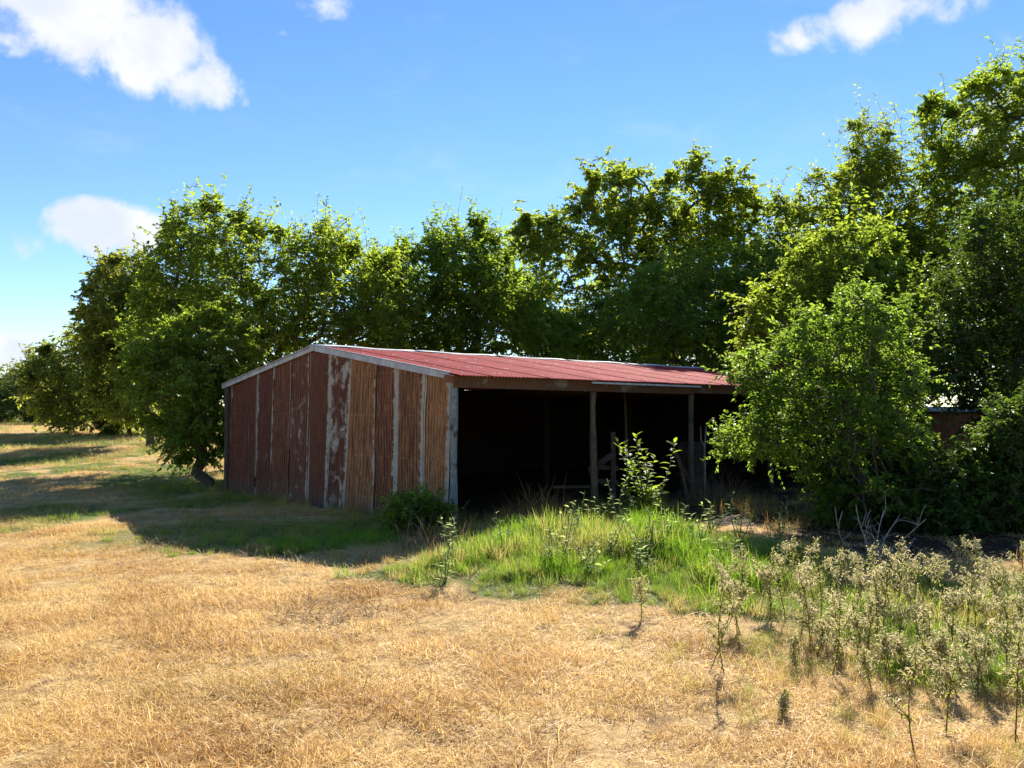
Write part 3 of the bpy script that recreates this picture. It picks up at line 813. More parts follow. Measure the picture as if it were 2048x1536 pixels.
def bx(px, Z): p = at(px, 820, Z); return (p[0], p[1])
def make_trees():
    G = 'trees standing behind the barn'
    grow_tree('corner_tree', 'leafy young tree pressing against the far left corner of the rusty gable', 'tree', bx(412, 20.6),
              [(255, 760), (270, 690), (330, 650), (420, 610), (500, 640), (520, 700), (478, 745), (470, 800), (466, 860), (450, 910), (400, 935), (345, 915), (320, 880), (300, 850), (270, 820)],
              20.8, 1.3, 'leafA', 11, nclump=85, twigs=23, nleaf=18, leaf=(0.109, 0.056), clump_r=(.35, .62), trunk_r=.15, lean_back=.25, droop=.35)
    grow_tree('elm_tree', 'broad bushy tree with upright shoots rising behind the gable peak', 'tree', bx(500, 26.5),
              [(285, 770), (240, 660), (285, 545), (335, 470), (350, 430), (400, 400), (455, 405), (495, 440), (545, 465), (600, 445), (670, 455), (705, 490), (770, 505), (830, 590), (820, 700), (640, 730), (500, 780)],
              26.5, 2.6, 'leafA', 12, nclump=185, twigs=23, nleaf=18, leaf=(0.132, 0.069), clump_r=(.5, .9), trunk_r=.2, shoots=237, shoot_len=1.03, group=G, trunk_n=2)
    grow_tree('oak_tree', 'olive brown tree with stiff clustered top beside the open field', 'tree', bx(305, 34),
              [(165, 730), (155, 610), (178, 545), (235, 508), (290, 518), (325, 570), (340, 700), (330, 810), (260, 840), (190, 820)],
              34, 2.2, 'leafB', 13, nclump=105, twigs=22, nleaf=18, leaf=(0.161, 0.094), clump_r=(.5, .8), trunk_r=.17, shoots=28)
    grow_tree('field_tree', 'low spreading olive tree at the far end of the row with branches near the grass', 'tree', bx(318, 42),
              [(48, 800), (50, 725), (90, 693), (140, 665), (190, 645), (270, 660), (330, 720), (360, 800), (330, 845), (250, 862), (170, 862), (100, 845)],
              42, 3.0, 'leafB', 14, nclump=115, twigs=22, nleaf=18, leaf=(0.184, 0.100), clump_r=(.55, .95), trunk_r=.16, trunk_n=2)
    grow_tree('hackberry_tree', 'dark green tree with feathery upright shoots behind the middle of the roof', 'tree', bx(930, 30),
              [(720, 740), (715, 570), (750, 510), (820, 490), (880, 450), (960, 435), (1000, 490), (1040, 550), (1100, 590), (1150, 660), (1150, 740)],
              30, 2.3, 'leafD', 15, nclump=150, twigs=23, nleaf=18, leaf=(0.149, 0.077), clump_r=(.5, .9), trunk_r=.18, shoots=154, shoot_len=1.12, group=G)
    grow_tree('walnut_tree', 'tallest yellow-green tree with rounded billowing top and sky showing through', 'tree', bx(1330, 38),
              [(1020, 660), (1005, 520), (1040, 435), (1100, 410), (1140, 450), (1150, 385), (1195, 325), (1260, 335), (1330, 355), (1400, 295), (1425, 335), (1480, 312), (1525, 365), (1520, 440), (1540, 540), (1530, 660), (1470, 740), (1250, 740), (1080, 720)],
              38, 3.0, 'leafE', 16, nclump=215, twigs=23, nleaf=18, leaf=(0.196, 0.112), clump_r=(.55, .95), trunk_r=.3, trunk_top=.6, droop=.45, group=G, mindist=.8,
              holes=((1255, 505, 26), (1200, 470, 18), (1120, 520, 16), (1400, 480, 16), (1330, 450, 14), (1170, 620, 18)))
    grow_tree('locust_tree', 'bright green tree in front of the tall billowing tree above the roof end', 'tree', bx(1440, 31.5),
              [(1110, 760), (1100, 680), (1180, 610), (1250, 560), (1320, 525), (1420, 490), (1500, 505), (1580, 490), (1650, 550), (1700, 720), (1600, 790), (1400, 790)],
              31.5, 2.4, 'leafH', 17, nclump=190, twigs=22, nleaf=18, leaf=(0.138, 0.062), clump_r=(.5, .85), trunk_r=.18, shoots=84, group=G)
    grow_tree('slender_tree', 'open tree with thin upright top shoots between the tall and the shady trees', 'tree', bx(1680, 34),
              [(1525, 720), (1520, 490), (1540, 405), (1600, 375), (1640, 330), (1690, 350), (1700, 250), (1760, 235), (1800, 300), (1830, 400), (1860, 560), (1860, 720), (1740, 780)],
              34, 2.6, 'leafE', 18, nclump=185, twigs=19, nleaf=15, leaf=(0.172, 0.081), clump_r=(.5, .9), trunk_r=.22, trunk_top=.7, shoots=168, shoot_len=1.40, group=G, mindist=.85)
    grow_tree('shade_tree', 'large shady tree towering over the hedge and low rusty shed', 'tree', bx(2030, 33),
              [(1790, 690), (1795, 440), (1830, 300), (1850, 165), (1900, 220), (1930, 170), (2000, 125), (2100, 100), (2260, 150), (2350, 400), (2350, 800), (2060, 830), (1880, 800)],
              33, 3.8, 'leafA', 19, nclump=330, twigs=23, nleaf=18, leaf=(0.172, 0.088), clump_r=(.6, 1.05), trunk_r=.34, trunk_top=.65, shoots=196, shoot_len=1.22, group=G, mindist=.8)
    grow_tree('front_shrub_tree', 'bright green many-stemmed shrub tree leaning over the open end of the barn', 'tree', bx(1740, 13.6),
              [(1440, 925), (1405, 870), (1480, 850), (1500, 800), (1450, 775), (1440, 710), (1530, 710), (1580, 650), (1600, 590), (1645, 640), (1660, 570), (1720, 548), (1770, 610), (1810, 580), (1840, 650), (1825, 720), (1870, 760), (1850, 820), (1860, 900), (1865, 990), (1850, 1070), (1700, 1075), (1635, 1050), (1640, 980), (1560, 940), (1480, 925)],
              13.9, 1.35, 'leafH', 20, nclump=190, twigs=16, nleaf=15, leaf=(0.076, 0.036), clump_r=(.18, .40), trunk_r=.075, trunk_top=.5, shoots=125, shoot_len=0.47, trunk_n=4, mindist=.85)
    grow_tree('understory_tree', 'dark leafy tree hanging over the low shed and the hedge', 'tree', bx(2010, 18.2),
              [(1840, 800), (1850, 640), (1890, 500), (1960, 410), (2080, 370), (2200, 420), (2240, 700), (2220, 930), (2050, 960), (1960, 900), (1930, 815)],
              18.2, 1.6, 'leafK', 21, nclump=160, twigs=22, nleaf=18, leaf=(.105, .052), clump_r=(.4, .7), trunk_r=.13, trunk_top=.6)
    grow_tree('overhanging_tree', 'leafy tree at the far end of the barn with boughs hanging over the roof', 'tree', bx(1790, 21.3),
              [(1465, 735), (1490, 650), (1540, 560), (1620, 480), (1700, 450), (1790, 480), (1850, 600), (1870, 760), (1830, 880), (1760, 900), (1680, 830), (1570, 755)],
              21.6, 1.6, 'leafA', 22, nclump=170, twigs=22, nleaf=18, leaf=(.125, .06), clump_r=(.4, .8), trunk_r=.15, trunk_top=.6, shoots=70)
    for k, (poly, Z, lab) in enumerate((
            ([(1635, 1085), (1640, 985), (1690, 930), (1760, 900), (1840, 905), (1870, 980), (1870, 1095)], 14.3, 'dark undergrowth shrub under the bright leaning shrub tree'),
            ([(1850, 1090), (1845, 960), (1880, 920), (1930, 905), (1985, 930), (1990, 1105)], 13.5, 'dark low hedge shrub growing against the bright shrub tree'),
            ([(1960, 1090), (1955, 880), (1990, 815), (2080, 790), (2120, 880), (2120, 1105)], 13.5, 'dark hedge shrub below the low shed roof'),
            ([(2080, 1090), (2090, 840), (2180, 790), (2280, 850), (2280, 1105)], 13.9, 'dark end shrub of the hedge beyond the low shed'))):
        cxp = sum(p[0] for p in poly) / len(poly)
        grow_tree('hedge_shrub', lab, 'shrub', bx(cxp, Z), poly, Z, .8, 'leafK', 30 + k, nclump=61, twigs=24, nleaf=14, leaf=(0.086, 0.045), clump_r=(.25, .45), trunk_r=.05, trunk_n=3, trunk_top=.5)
    grow_tree('corner_bush', 'small dark green bush growing at the foot of the blue-grey corner post', 'bush', (ground_at(845, 1062)[0], ground_at(845, 1062)[1]),
              [(772, 1060), (785, 1005), (820, 980), (865, 985), (905, 1010), (915, 1060)], 12.75, .4, 'leafD', 41, nclump=40, twigs=20, nleaf=13, leaf=(0.063, 0.033), clump_r=(.14, .26), trunk_r=.03, trunk_n=3, trunk_top=.5)
    # far scrub at the end of the field: one bush, copied
    src = grow_tree('scrub_bush', 'pale green scrub bush at the far end of the open field', 'bush', bx(60, 66),
                    [(-20, 842), (-25, 780), (0, 745), (50, 738), (90, 760), (120, 800), (120, 842)], 66, 2.2, 'leafF', 51, nclump=45, twigs=24, nleaf=12, leaf=(.26, .12), clump_r=(.6, 1.1), trunk_r=.1, trunk_n=2,
                    group='scrub bushes along the far field edge')
    rg = random.Random(3)
    for px, Z, s in ((-150, 70, 1.0), (-60, 74, 1.2), (120, 62, .7), (185, 70, .9), (-260, 68, 1.1)):
        c = src.copy(); COL.objects.link(c); x, y = bx(px, Z); c.location = (x, y, hz(x, y)); c.rotation_euler = (0, 0, rg.uniform(0, 6)); c.scale = (s * 1.1, s * 1.1, s)
        for ch in src.children:
            q = ch.copy(); COL.objects.link(q); q.parent = c
        c['label'] = 'pale green scrub bush at the far end of the open field' if px < 250 else 'distant scrub bush seen only through gaps between the trees behind the barn'
        c['group'] = 'scrub bushes along the far field edge' if px < 250 else 'scrub bushes beyond the trees'
make_trees()

# ------------------------------------------------------------------ grass
def blade_mesh(name, n, spread, hgt, wid, lay, seed, curve=.5, seg=3):
    """a patch of grass blades; lay 0 = upright, 1 = lying"""
    rng = np.random.default_rng(seed); r = spread * np.sqrt(rng.random(n)); a = rng.uniform(0, 6.283, n)
    b = np.stack([r * np.cos(a), r * np.sin(a), np.full(n, -.01)], -1)
    az = rng.uniform(0, 6.283, n); tilt = np.clip(rng.normal(lay, .28, n), 0, 1.25) * math.pi / 2 * .92
    h = hgt * rng.uniform(.5, 1.2, n); w = wid * rng.uniform(.7, 1.3, n)
    hd = np.stack([np.cos(az), np.sin(az), 0 * az], -1); t = np.linspace(0, 1, seg + 1)
    cv = curve * rng.uniform(.3, 1.2, n)
    th = np.clip(tilt[:, None] + cv[:, None] * t[None] ** 1.2, 0, 1.7)
    dx = np.cumsum(np.concatenate([np.zeros((n, 1)), np.sin(th[:, 1:]) / seg], 1), 1) * h[:, None]
    dz = np.cumsum(np.concatenate([np.zeros((n, 1)), np.cos(th[:, 1:]) / seg], 1), 1) * h[:, None]
    P = b[:, None] + hd[:, None] * dx[..., None]; P[..., 2] += np.maximum(dz, -.0) + rng.uniform(0, .02, n)[:, None] * lay
    sd = np.stack([-np.sin(az), np.cos(az), rng.normal(0, .4, n)], -1); sd = norm(sd)
    ww = (w[:, None] * (1 - t[None] ** 2 * .85))[..., None] * .5
    V = np.stack([P - sd[:, None] * ww, P + sd[:, None] * ww], 2).reshape(n, -1, 3)
    i = np.arange(n)[:, None] * (seg + 1) * 2; k = np.arange(seg)[None] * 2
    F = np.stack([i + k, i + k + 1, i + k + 3, i + k + 2], -1).reshape(-1, 4)
    tint = np.repeat(rng.random(n), seg)
    return new_mesh(name, V.reshape(-1, 3), F, False, {'tint': ('FACE', tint)})

def scatter(name, label, meshes, mat, pts, rotz, scl, tint, green, pick):
    src = bpy.data.collections.new(name + '_source')
    for k, me in enumerate(meshes):
        me.materials.append(mat); src.objects.link(bpy.data.objects.new('%s_patch_%d' % (name, k), me))
    pm = bpy.data.meshes.new(name); pm.vertices.add(len(pts)); pm.vertices.foreach_set('co', np.ascontiguousarray(pts, dtype=np.float32).ravel())
    for nm, a in (('rz', rotz), ('scl', scl), ('tint', tint), ('green', green)):
        at_ = pm.attributes.new(nm, 'FLOAT', 'POINT'); at_.data.foreach_set('value', np.ascontiguousarray(a, dtype=np.float32))
    at_ = pm.attributes.new('pick', 'INT', 'POINT'); at_.data.foreach_set('value', np.ascontiguousarray(pick, dtype=np.int32))
    o = obj(name, pm); o['kind'] = 'stuff'; o['label'] = label
    ng = bpy.data.node_groups.new(name, 'GeometryNodeTree')
    ng.interface.new_socket('Geometry', in_out='INPUT', socket_type='NodeSocketGeometry'); ng.interface.new_socket('Geometry', in_out='OUTPUT', socket_type='NodeSocketGeometry')
    nd = ng.nodes; gi = nd.new('NodeGroupInput'); go = nd.new('NodeGroupOutput'); iop = nd.new('GeometryNodeInstanceOnPoints')
    ci = nd.new('GeometryNodeCollectionInfo'); ci.inputs['Collection'].default_value = src; ci.inputs['Separate Children'].default_value = True; ci.inputs['Reset Children'].default_value = True
    def na(nm, t='FLOAT'):
        q = nd.new('GeometryNodeInputNamedAttribute'); q.data_type = t; q.inputs['Name'].default_value = nm; return q.outputs['Attribute']
    lk = ng.links.new
    cx = nd.new('ShaderNodeCombineXYZ'); lk(na('rz'), cx.inputs[2])
    lk(gi.outputs[0], iop.inputs['Points']); lk(ci.outputs[0], iop.inputs['Instance']); iop.inputs['Pick Instance'].default_value = True
    lk(na('pick', 'INT'), iop.inputs['Instance Index']); lk(cx.outputs[0], iop.inputs['Rotation']); lk(na('scl'), iop.inputs['Scale'])
    lk(iop.outputs[0], go.inputs[0])
    md = o.modifiers.new('scatter', 'NODES'); md.node_group = ng
    return o

def field_points(rng, zones, wfn=None):
    """zones: (y0,y1,density); lateral reach a little past the view"""
    out = []
    for y0, y1, dens in zones:
        half = .66 * y1 + 1.5; n = int(dens * (y1 - y0) * 2 * half)
        x = rng.uniform(-half, half, n); y = rng.uniform(y0, y1, n); k = np.abs(x) < .66 * y + 1.5
        out.append(np.stack([x[k], y[k]], -1))
    return np.concatenate(out)

def make_grass():
    rng = np.random.default_rng(77)
    gm = grass_mat('field_grass_blade', ((.44, .235, .055), (.88, .665, .29), (.24, .25, .045), (.46, .45, .11)), None, .46)
    gm2 = grass_mat('green_grass_blade', ((.40, .27, .08), (.62, .48, .19), (.11, .235, .010), (.29, .46, .03)), None, .58)
    gm3 = grass_mat('tall_dry_blade', ((.44, .24, .06), (.74, .50, .18), (.20, .25, .03), (.38, .42, .07)), None, .52)
    # short mown straw
    meshes = [blade_mesh('straw_patch', 190, .14 + .05 * (k % 3), .055 + .02 * (k % 3), .0036, .62 + .12 * (k % 4), 100 + k, .7) for k in range(6)]
    p = field_points(rng, ((2.6, 6, 60), (6, 9, 45), (9, 14, 26), (14, 22, 10), (22, 40, 4.5), (40, 70, 1.6)))
    x, y = p[:, 0], p[:, 1]; soil_shade = soil_shade_field(x, y); g = green_field(x, y)
    k = (~in_barn(x, y, .02)) & (rng.random(len(x)) > soil_shade * .97) & (rng.random(len(x)) > .85 * sst(.52, .64, fbm(x * 1.9, y * 1.9, 4)))
    x, y, g = x[k], y[k], g[k]; n = len(x)
    s = rng.uniform(.6, 1.3, n) * (.7 + .75 * fbm(x * 1.1 + 4, y * 1.1, 3)) * (1 + sst(9, 40, y) * 1.6)
    scatter('dry_grass', 'short sun-bleached straw grass covering the open field', meshes, gm, np.stack([x, y, H(x, y)], -1), rng.uniform(0, 6.28, n), s,
            np.clip((fbm(x * 1.3, y * 1.3, 4) - .5) * 3.0 + .42 + rng.random(n) * .35, 0, 1), g, rng.integers(0, 6, n))
    # loose long straws lying about
    meshes = [blade_mesh('loose_straw', 34, .28, .22, .0040, 1.0, 150 + k, .5, 4) for k in range(4)]
    p = field_points(rng, ((2.6, 7, 9), (7, 13, 5)))
    x, y = p[:, 0], p[:, 1]; k = (~in_barn(x, y, .1)) & (rng.random(len(x)) < sst(.42, .62, fbm(x * 1.1 + 70, y * 1.1, 3)) * (1 - green_field(x, y) * .8)); x, y = x[k], y[k]; n = len(x)
    scatter('loose_straw', 'long pale loose straws lying over the mown field', meshes, gm, np.stack([x, y, H(x, y) + .015], -1), rng.uniform(0, 6.28, n), rng.uniform(.6, 1.2, n), rng.uniform(.5, 1, n), np.zeros(n), rng.integers(0, 4, n))
    # lush green grass on the mound, under the weeds, along the shade
    meshes = [blade_mesh('green_patch', 90, .13, .20, .0055, .22, 200 + k, .75) for k in range(4)]
    p = field_points(rng, ((5.5, 9.0, 34), (9.0, 13.2, 60), (13.2, 17, 14), (17, 34, 5)))
    x, y = p[:, 0], p[:, 1]; g = green_field(x, y); soil_shade = soil_shade_field(x, y)
    k = (~in_barn(x, y, .05)) & (rng.random(len(x)) < sst(.35, .95, g)) & (rng.random(len(x)) > soil_shade)
    x, y, g = x[k], y[k], g[k]; n = len(x); u, v = barn_uv(x, y)
    mound = np.exp(-(((x - 1.3) / 2.6) ** 2 + ((y - 10.9) / 1.7) ** 2))
    s = rng.uniform(.55, 1.0, n) * (.55 + .75 * mound + .45 * ((x > 2.0) & (y < 9.6))) * (.1 + 2.2 * fbm(x * 2.2, y * 2.2, 3))
    scatter('green_grass', 'lush green grass on the low mound and among the weeds', meshes, gm2, np.stack([x, y, H(x, y)], -1), rng.uniform(0, 6.28, n), s, rng.random(n), np.clip(g * .72 + (fbm(x * 1.2 + 9, y * 1.2, 3) - .5) * 1.1 + rng.normal(0, .2, n), 0, 1), rng.integers(0, 4, n))
    # tall dry grass: right side, barn front, wall foot
    meshes = [blade_mesh('tall_patch', 60, .17, .36, .0042, .24, 300 + k, .9, 4) for k in range(4)]
    P = []
    q = field_points(rng, ((4.2, 9.5, 30), (9.5, 16, 22), (16, 22, 9)))
    x, y = q[:, 0], q[:, 1]; u, v = barn_uv(x, y); nz = fbm(x * .9 + 40, y * .9, 3)
    right = sst(-.6, 2.2, x - (8.8 - y) * .40 + (nz - .5) * 2.0) * sst(11.0, 9.4, y) * sst(.18, .5, nz) * .95
    front = ((u < -.05) & (u > -2.6) & (v > -.1) & (v < 7.0)) * sst(-2.6, -1.0, u) * .95 * sst(.25, .48, nz) + ((u < -.2) & (u > -4.2) & (v > 3.0) & (v < 10)) * .35 * sst(.4, .6, nz)
    mnd = .30 * np.exp(-(((x - 1.8) / 2.6) ** 2 + ((y - 10.9) / 1.6) ** 2)) * sst(.4, .6, nz)
    tuft = .10 * sst(.45, .7, fbm(x * 1.5 + 11, y * 1.5, 3)) * (y < 13)
    wall = ((v < -.05) & (v > -3.2) & (u > -.8) & (u < BW + 2)) * np.where(v > -.8, .95, .55 * sst(-3.2, -.8, v) + .12)
    k = rng.random(len(x)) < np.clip(right + front + wall + mnd + tuft, 0, 1); k &= ~in_barn(x, y, .05)
    small = (tuft > rng.random(len(x)) * (right + front + wall + mnd + tuft))[k]
    x, y = x[k], y[k]; n = len(x); u, v = barn_uv(x, y)
    s = np.where(small, .42, 1.0) * rng.uniform(.4, 1.0, n) * np.where(v < 0, .55 + .35 * (v > -.8), np.where(u < -2.6, .75, 1.15))
    scatter('tall_grass', 'tall dry seeded grass at the barn front and among the weeds', meshes, gm3, np.stack([x, y, H(x, y)], -1), rng.uniform(0, 6.28, n), s, rng.random(n), np.clip(.75 * green_field(x, y) + rng.normal(.2, .2, n) + .3 * (v < 0), 0, 1), rng.integers(0, 4, n))
make_grass()

# ------------------------------------------------------------------ single plants
def bent(base, tip, rng, n=6, k=.06):
    t = np.linspace(0, 1, n)[:, None]; L = np.linalg.norm(tip - base); s = rng.normal(0, k * L, 3)
    return base + (tip - base) * t + s * np.sin(math.pi * t)

def big_leaf_mesh(name, ln, wd, seed, mat):
    """one leaf: pointed oval, folded along the midrib and curved down, 12 triangles"""
    rng = np.random.default_rng(seed); t = np.array([0, .2, .45, .72, 1.0]); w = np.array([.10, .72, 1.0, .66, .0]) * wd / 2
    V = []
    for a, b in zip(t, w):
        z = -.28 * ln * a * a + .03 * ln * a; V += [(a * ln, -b, z + b * .38), (a * ln, 0, z), (a * ln, b, z + b * .38)]
    F = []
    for i in range(4):
        for j in range(2): F.append((i * 3 + j, i * 3 + j + 1, i * 3 + j + 4, i * 3 + j + 3))
    me = new_mesh(name, np.array(V), np.array(F), True, {'tint': ('FACE', np.full(len(F), float(rng.uniform(.2, .9))))}); me.materials.append(mat); return me

def aim(o, pos, d, roll=0.0, s=1.0):
    d = Vector(d).normalized(); q = d.to_track_quat('X', 'Z'); o.location = Vector(pos); o.rotation_mode = 'QUATERNION'
    o.rotation_quaternion = q @ Matrix.Rotation(roll, 3, 'X').to_quaternion(); o.scale = (s, s, s)

LEAF_S = [big_leaf_mesh('leaf', .175, .075, k, M['leafS']) for k in range(4)]
LEAF_W = [big_leaf_mesh('leaf', .105, .034, 10 + k, M['leafW']) for k in range(4)]

def broadleaf(name, label, cat, px, py, pytop, seed, leaves, nstem, nleaf, spread, up=.25, group=None, stemmat='stem_green', r=.008, first=.2):
    rng = np.random.default_rng(seed); g = ground_at(px, py); h = (py - pytop) * g[1] / F_PX
    t_ = thing(name, label, cat, tuple(g), 0, group)
    for s in range(nstem):
        tip = np.array([rng.normal(0, spread) * h, rng.normal(0, spread) * h, h * (1.0 if s == 0 else rng.uniform(.38, .97))])
        P = bent(np.array([0, 0, -.03]), tip, rng); MB().tube(P, np.linspace(r, r * .4, len(P)), 5).build('stem', M[stemmat], t_, 0, True)
        for k in range(nleaf):
            f = first + (1 - first) * (k + rng.uniform(0, .6)) / nleaf; f = min(f, 1); i = f * (len(P) - 1); a = int(min(i, len(P) - 2)); p = P[a] + (P[a + 1] - P[a]) * (i - a)
            ang = k * 2.4 + s + rng.normal(0, .3); d = (math.cos(ang), math.sin(ang), up + rng.normal(0, .2) + .9 * max(0, f - .85) / .15)
            me = leaves[int(rng.integers(0, len(leaves)))]; o = obj('leaf', me, None, t_); aim(o, p, d, rng.normal(0, .3), float(rng.uniform(.7, 1.15) * (1.1 - .35 * f)))
    return t_

def make_plants():
    broadleaf('sapling', 'glossy broad-leaved sapling standing in front of the dark barn opening', 'sapling', 1297, 1052, 868, 5, LEAF_S, 14, 22, .22, .45, stemmat='bark', r=.014, first=.18)
    L1 = 'pale green leafy weed with upright stalks standing in the barn-shadow edge'
    for k, (px, py, pt, lab) in enumerate(((905, 1128, 1032, 'pale green forked weed catching sun just in front of the blue-grey corner post'),
                                           (1003, 1108, 1022, 'pale green weed beside the tawny dry grass clump'),
                                           (1168, 1080, 998, 'slim leafy weed in front of the middle post'),
                                           (1247, 1070, 958, 'tall pale leafy weed touching the left side of the glossy sapling'),
                                           (1478, 1085, 985, 'leafy weed standing alone on the bare ground right of the green mound'),
                                           (1420, 1070, 1005, 'short leafy weed between the sapling and the bare ground'),
                                           (890, 1165, 1085, 'low scraggly weed at the left foot of the green mound'),
                                           (1330, 1085, 1005, 'broad leafy weed at the right foot of the glossy sapling'),
                                           (1215, 1120, 1040, 'leafy weed in the mound grass below the slanted plank'), (1380, 1120, 1040, 'leafy weed in the mound grass below the board stack'), (1110, 1135, 1060, 'small leafy weed in the mound grass below the tawny clump'),
                                           (1450, 1150, 1075, 'leafy weed on the right shoulder of the green mound'), (1520, 1130, 1050, 'leafy weed at the edge of green mound and dark shrub shade'), (1290, 1150, 1090, 'low leafy weed in the mound grass straight before the sapling'))):
        broadleaf('leafy_weed', lab, 'weed', px, py, pt, 60 + k, LEAF_W, 4, 11, .24, .35, 'leafy weeds along the barn front')
    lr = random.Random(8)
    for k in range(14):
        px = lr.uniform(1080, 1560); py = lr.uniform(1060, 1160)
        broadleaf('leafy_weed', 'one of the pale leafy weeds scattered through the green mound grass', 'weed', px, py, py - lr.uniform(60, 105), 160 + k, LEAF_W, 4, 10, .28, .35, 'leafy weeds in the mound grass')
    # dried weeds with pale nodding heads
    spots = ((1572, 1240, 1108), (1602, 1222, 1080), (1640, 1262, 1085), (1662, 1350, 1190), (1742, 1262, 1110), (1762, 1290, 1122), (1802, 1292, 1120), (1830, 1262, 1078), (1880, 1245, 1112),
             (1936, 1262, 1115), (2012, 1252, 1142), (2040, 1322, 1200), (1415, 1346, 1205), (1450, 1350, 1150), (1482, 1272, 1160), (1282, 1242, 1152), (1596, 1345, 1282), (1702, 1290, 1150), (1782, 1372, 1268),
             (1832, 1512, 1292), (1892, 1472, 1300), (2030, 1492, 1262), (1966, 1332, 1190), (1850, 1302, 1130), (1562, 1432, 1385), (1690, 1212, 1110), (1990, 1222, 1130), (1620, 1300, 1150), (1905, 1322, 1180), (2085, 1400, 1200), (1725, 1330, 1195))
    wr = random.Random(21); extra = []
    while len(extra) < 50:
        px = wr.uniform(1430, 2090); py = wr.uniform(1190, 1420)
        if py > 1240 + (px - 1430) * .32 + 60: continue
        extra.append((int(px), int(py), int(py - wr.uniform(70, 135))))
    for k, (px, py, pt) in enumerate(spots + tuple(extra)):
        rng = np.random.default_rng(900 + k); g = ground_at(px, py); h = (py - pt) * g[1] / F_PX
        back = py < 1300
        lab = ('pale-headed dry weed with nodding tufts standing behind in the green grass strip before the hedge' if back else 'pale-headed dry weed with reddish bare stalk standing in the orange dry grass')
        own = {1282: 'small lone dry weed at the lower edge of the green mound', 1562: 'short stubby dry weed standing alone in open mown straw', 1450: 'tallest dry weed of the loose trio between the mound and the weed thicket',
               1415: 'leaning shorter dry weed of the trio between the mound and the weed thicket', 1482: 'dry weed of the trio standing closest to the green mound', 1602: 'dry weed with crowded tops at the mound end of the weed thicket',
               1832: 'long-stalked dry weed standing out in the straw in front of the thicket', 1892: 'bushy-topped dry weed beside the long-stalked one in the straw', 1830: 'tall dry weed rising right before the bare dead branches', 1596: 'stunted dry weed in straw just outside the weed thicket'}
        lab = own.get(px, lab)
        t_ = thing('dry_weed', lab, 'weed', tuple(g), 0, 'dry weeds before the hedge' if back else 'dry weeds in the orange grass')
        nb = int(rng.integers(5, 9)); main = bent(np.array([0, 0, -.03]), np.array([rng.normal(0, .14) * h, rng.normal(0, .14) * h, h * .82]), rng, 8, .04)
        mb = MB().tube(main, np.linspace(.0050, .0025, 8), 5); HV = []; HF = []; HT = []; LV = []; LF = []; LT = []; ho = lo = 0
        for b in range(nb):
            i = int(rng.integers(3, 8)); a = main[i]; ang = b * 2.4 + rng.normal(0, .4); rr = h * rng.uniform(.10, .24)
            tip = a + np.array([math.cos(ang) * rr, math.sin(ang) * rr, h * rng.uniform(.10, .26)])
            if b == 0: a = main[7]; tip = a + np.array([rng.normal(0, .02), rng.normal(0, .02), h * .16])
            P = bent(a, tip, rng, 5, .08); mb.tube(P, np.linspace(.0032, .0018, 5), 4)
            # head: tuft of narrow drooping bracts
            n = 46; c = tip + rng.normal(0, .018, (n, 3)) + np.linspace(-.075, .02, n)[:, None] * norm(tip - a)
            d = norm(rng.normal(0, .75, (n, 3)) + np.array([0, 0, -.45])); V, F = leaf_block(c, d, norm(rng.normal(0, 1, (n, 3))), rng.uniform(.018, .040, n), rng.uniform(.005, .009, n))
            obj('flower_head', new_mesh('flower_head', V, F, False, {'tint': ('FACE', np.repeat(rng.uniform(0, .92, n), 2))}), M['head'], t_)
            n = 14; f = rng.integers(0, 5, n); c = P[f]; d = norm(rng.normal(0, 1, (n, 3)) + np.array([0, 0, -.3])); V, F = leaf_block(c, d, norm(rng.normal(0, .5, (n, 3)) + np.array([0, 0, 1])), rng.uniform(.022, .05, n), rng.uniform(.008, .014, n))
            LV.append(V); LF.append(F + lo); lo += len(V); LT.append(np.repeat(rng.uniform(0, .92, n), 2))
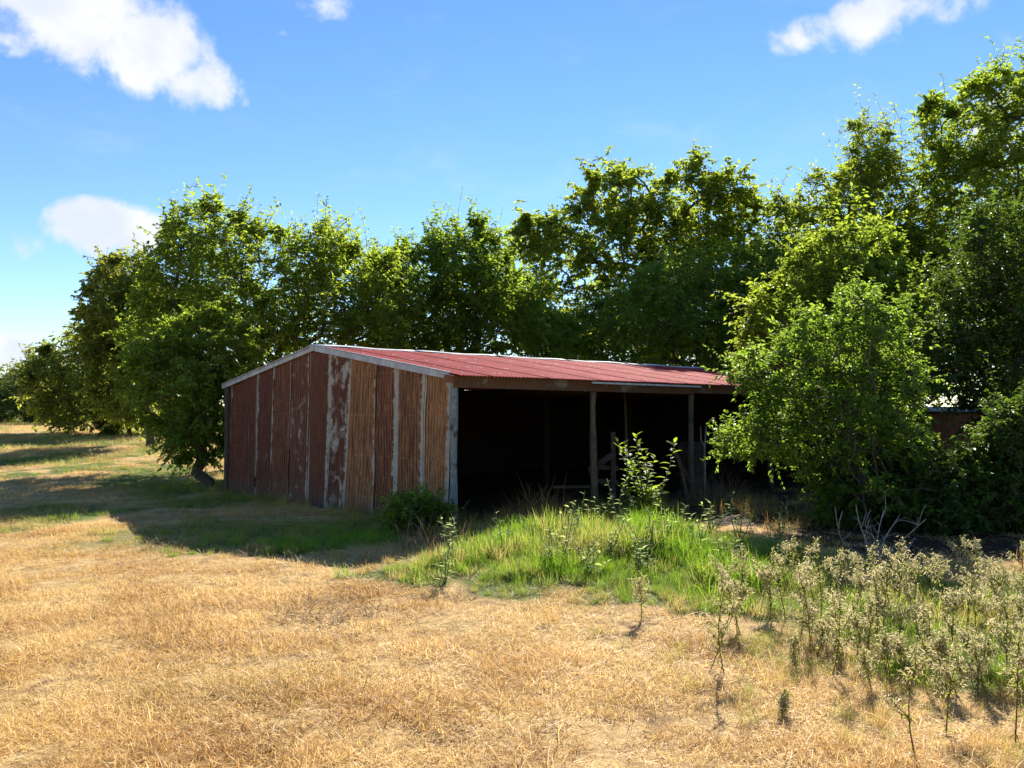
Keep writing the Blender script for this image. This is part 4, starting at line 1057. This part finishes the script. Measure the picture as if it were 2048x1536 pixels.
        n = 30; f = rng.integers(1, 8, n); c = main[f]; d = norm(rng.normal(0, 1, (n, 3)) + np.array([0, 0, -.5])); V, F = leaf_block(c, d, norm(rng.normal(0, .5, (n, 3)) + np.array([0, 0, 1])), rng.uniform(.025, .06, n), rng.uniform(.009, .017, n))
        LV.append(V); LF.append(F + lo); LT.append(np.repeat(rng.uniform(0, .92, n), 2))
        mb.build('stem', M['stem_red'], t_, 0, True)
        obj('foliage', new_mesh('foliage', np.concatenate(LV), np.concatenate(LF), False, {'tint': ('FACE', np.concatenate(LT))}), M['leafG'], t_)
    # dead shrub
    rng = np.random.default_rng(3); g = ground_at(1752, 1118); ds = thing('dead_shrub', 'bare bleached dead branches sticking out in front of the dark shrub base', 'dead branch', tuple(g))
    for px, py in ((1685, 1022), (1712, 1010), (1738, 1040), (1768, 1020), (1800, 1030), (1852, 1038), (1722, 1060), (1830, 1075)):
        tip = at(px, py, g[1] + rng.uniform(-.35, .35)) - g; P = bent(np.array([0, 0, -.04]), tip, rng, 7, .09); mb = MB().tube(P, np.linspace(.012, .004, 7), 5)
        for q in range(4):
            a = P[int(rng.integers(2, 6))]; mb.tube(bent(a, a + rng.normal(0, .10, 3) + np.array([0, 0, .10]), rng, 4, .1), [.005, .004, .003, .002], 4)
        mb.build('branch', M['deadwood'], ds, 0, True)
    # tawny clumps
    for px, py, pt, w, n, lab, mt in ((1085, 1052, 985, .42, 420, 'tawny arching dry grass clump in front of the dark opening', 'brush'), (1440, 1012, 955, .38, 420, 'rounded rusty brown dry brush heap at the barn floor edge', 'dung'),
                                      (860, 1100, 1045, .45, 260, 'fallen brown dry stalks heaped below the corner bush', 'dung'),
                                      (655, 1222, 1190, .55, 420, 'flattened heap of brown dead straw lying on the mown field', 'dung'), (330, 1100, 1082, .35, 200, 'small flattened straw tuft lying at the shadow edge', 'dung'), (900, 1192, 1170, .32, 160, 'thin scatter of brown straw at the left foot of the green mound', 'dung')):
        rng = np.random.default_rng(px); g = ground_at(px, py); h = (py - pt) * g[1] / F_PX
        me = blade_mesh('dry_clump', n, w, h * 1.5, .007, .35 if h > .3 else .85, px, 1.2, 4); o = obj('dry_clump', me, M[mt]); o.location = tuple(g); tag(o, lab, 'dry grass')
make_plants()
